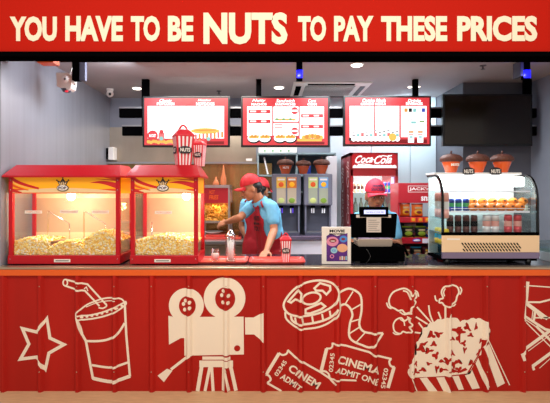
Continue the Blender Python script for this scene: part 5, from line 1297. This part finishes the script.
# worker behind
person('second worker in red apron mostly hidden behind the leaning worker', (-.09, 4.63, 0), (-.6, -.8),
       (-0.075, 4.66, 1.475), (.5, .8), .2, 0, (-0.105, 4.66, 1.39), (0.005, 4.58, 1.34), (-0.245, 4.72, 1.34), (-0.115, 4.65, 1.26), (-0.115, 4.65, 1.08), (-0.115, 4.65, .92),
       ((0.055, 4.62, 1.08), (0.005, 4.50, .90)), ((-0.285, 4.72, 1.09), (-0.195, 4.62, .93)),
       (((-0.055, 4.62, .48), (-0.045, 4.65, .07)), ((-0.195, 4.68, .48), (-0.195, 4.70, .07))), 'capred', 'skin2', 1.0,
       handL=((0, -.3, -.9), (.9, 0, 0), 1, .3), handR=((.1, -.3, -.9), (-.9, 0, 0), -1, .3))
# cashier
Hc = W(375, 196.5, 4.12)
person('cashier in bright red cap and light blue shirt looking down at the register', (1.03, 4.2, 0), (0, -1),
       Hc, (.02, -1), .13, 0, W(375.5, 208, 4.17), W(392.5, 218, 4.17), W(358, 218, 4.17), W(375.5, 225, 4.18), W(375.5, 243, 4.18), W(375.5, 262, 4.2),
       (W(399, 246, 4.12), (1.12, 3.97, 1.03)), (W(352, 246, 4.14), (.98, 3.97, 1.03)),
       (((1.12, 4.16, .46), (1.13, 4.2, .07)), ((.95, 4.16, .46), (.94, 4.2, .07))), 'cappink', 'skin', 1.13,
       handL=((-.4, -.9, -.1), (0, 0, 1), 1, .35), handR=((.4, -.9, -.1), (0, 0, 1), -1, .35), text=(('movie', .044, .072, .085), ('SNACKERS', .014, .040, .105)), hair_long=True, apron=False)

# ------------------------------------------------------------ light
def area(name, loc, target, size, energy, color, sy=None):
    L = bpy.data.lights.new(name, 'AREA'); L.energy = energy; L.size = size; L.color = color
    if sy: L.shape = 'RECTANGLE'; L.size_y = sy
    o = bpy.data.objects.new(name, L); o.location = loc
    o.rotation_euler = (Vector(target)-Vector(loc)).to_track_quat('-Z', 'Y').to_euler(); link(o); return o
for k, x in enumerate((-1.6, 0, 1.6)):
    area('hall_ceiling_lamp', (x, .8, 3.4), (x, 3.2, .8), 1.0, 28, (1, .92, .84))
area('stall_fill', (-.6, 4.35, 2.6), (-.6, 4.35, 0), 1.0, 46, (1, .93, .86))  # added fill light for the stall interior, no fitting of its own
area('stall_fill', (.9, 4.2, 2.6), (.9, 4.2, 0), 1.0, 46, (.9, .95, 1))  # second added fill, cooler, over the cashier side
area('wall_fill', (-1.3, 3.75, 2.6), (-2.0, 4.2, 1.9), .3, 12, (.86, .92, 1))  # added fill brightening the left wall, no fixture
area('wall_fill', (1.75, 5.1, 2.6), (1.8, 5.4, 1.9), .4, 14, (.75, .93, 1))  # added fill brightening the pale back panels, no fixture
for x in (WX(299.5, 3.9), WX(527, 3.9)):
    L = bpy.data.lights.new('blue_glow', 'POINT'); L.energy = .6; L.color = (.2, .2, 1); o = bpy.data.objects.new('blue_glow', L); o.location = (x, 3.84, WZ(74, 3.9)); link(o)
w = bpy.data.worlds.new('World'); bpy.context.scene.world = w; w.use_nodes = True
w.node_tree.nodes['Background'].inputs[0].default_value = (1, .93, .88, 1); w.node_tree.nodes['Background'].inputs[1].default_value = .5

# ------------------------------------------------------------ camera
c = bpy.data.cameras.new('Camera'); co = bpy.data.objects.new('Camera', c); link(co)
c.sensor_width = 36; c.lens = 36*F_/550; co.location = (0, 0, EYE); co.rotation_euler = (PI/2, 0, 0)
c.shift_x = (275-CX)/550; c.shift_y = -(201.5-HY)/550*1.0
bpy.context.scene.camera = co
vs = bpy.context.scene.view_settings
vs.view_transform = 'Standard'; vs.look = 'None'; vs.exposure = 0; vs.gamma = 1
bpy.context.scene.cycles.max_bounces = 8 if hasattr(bpy.context.scene, 'cycles') else 8
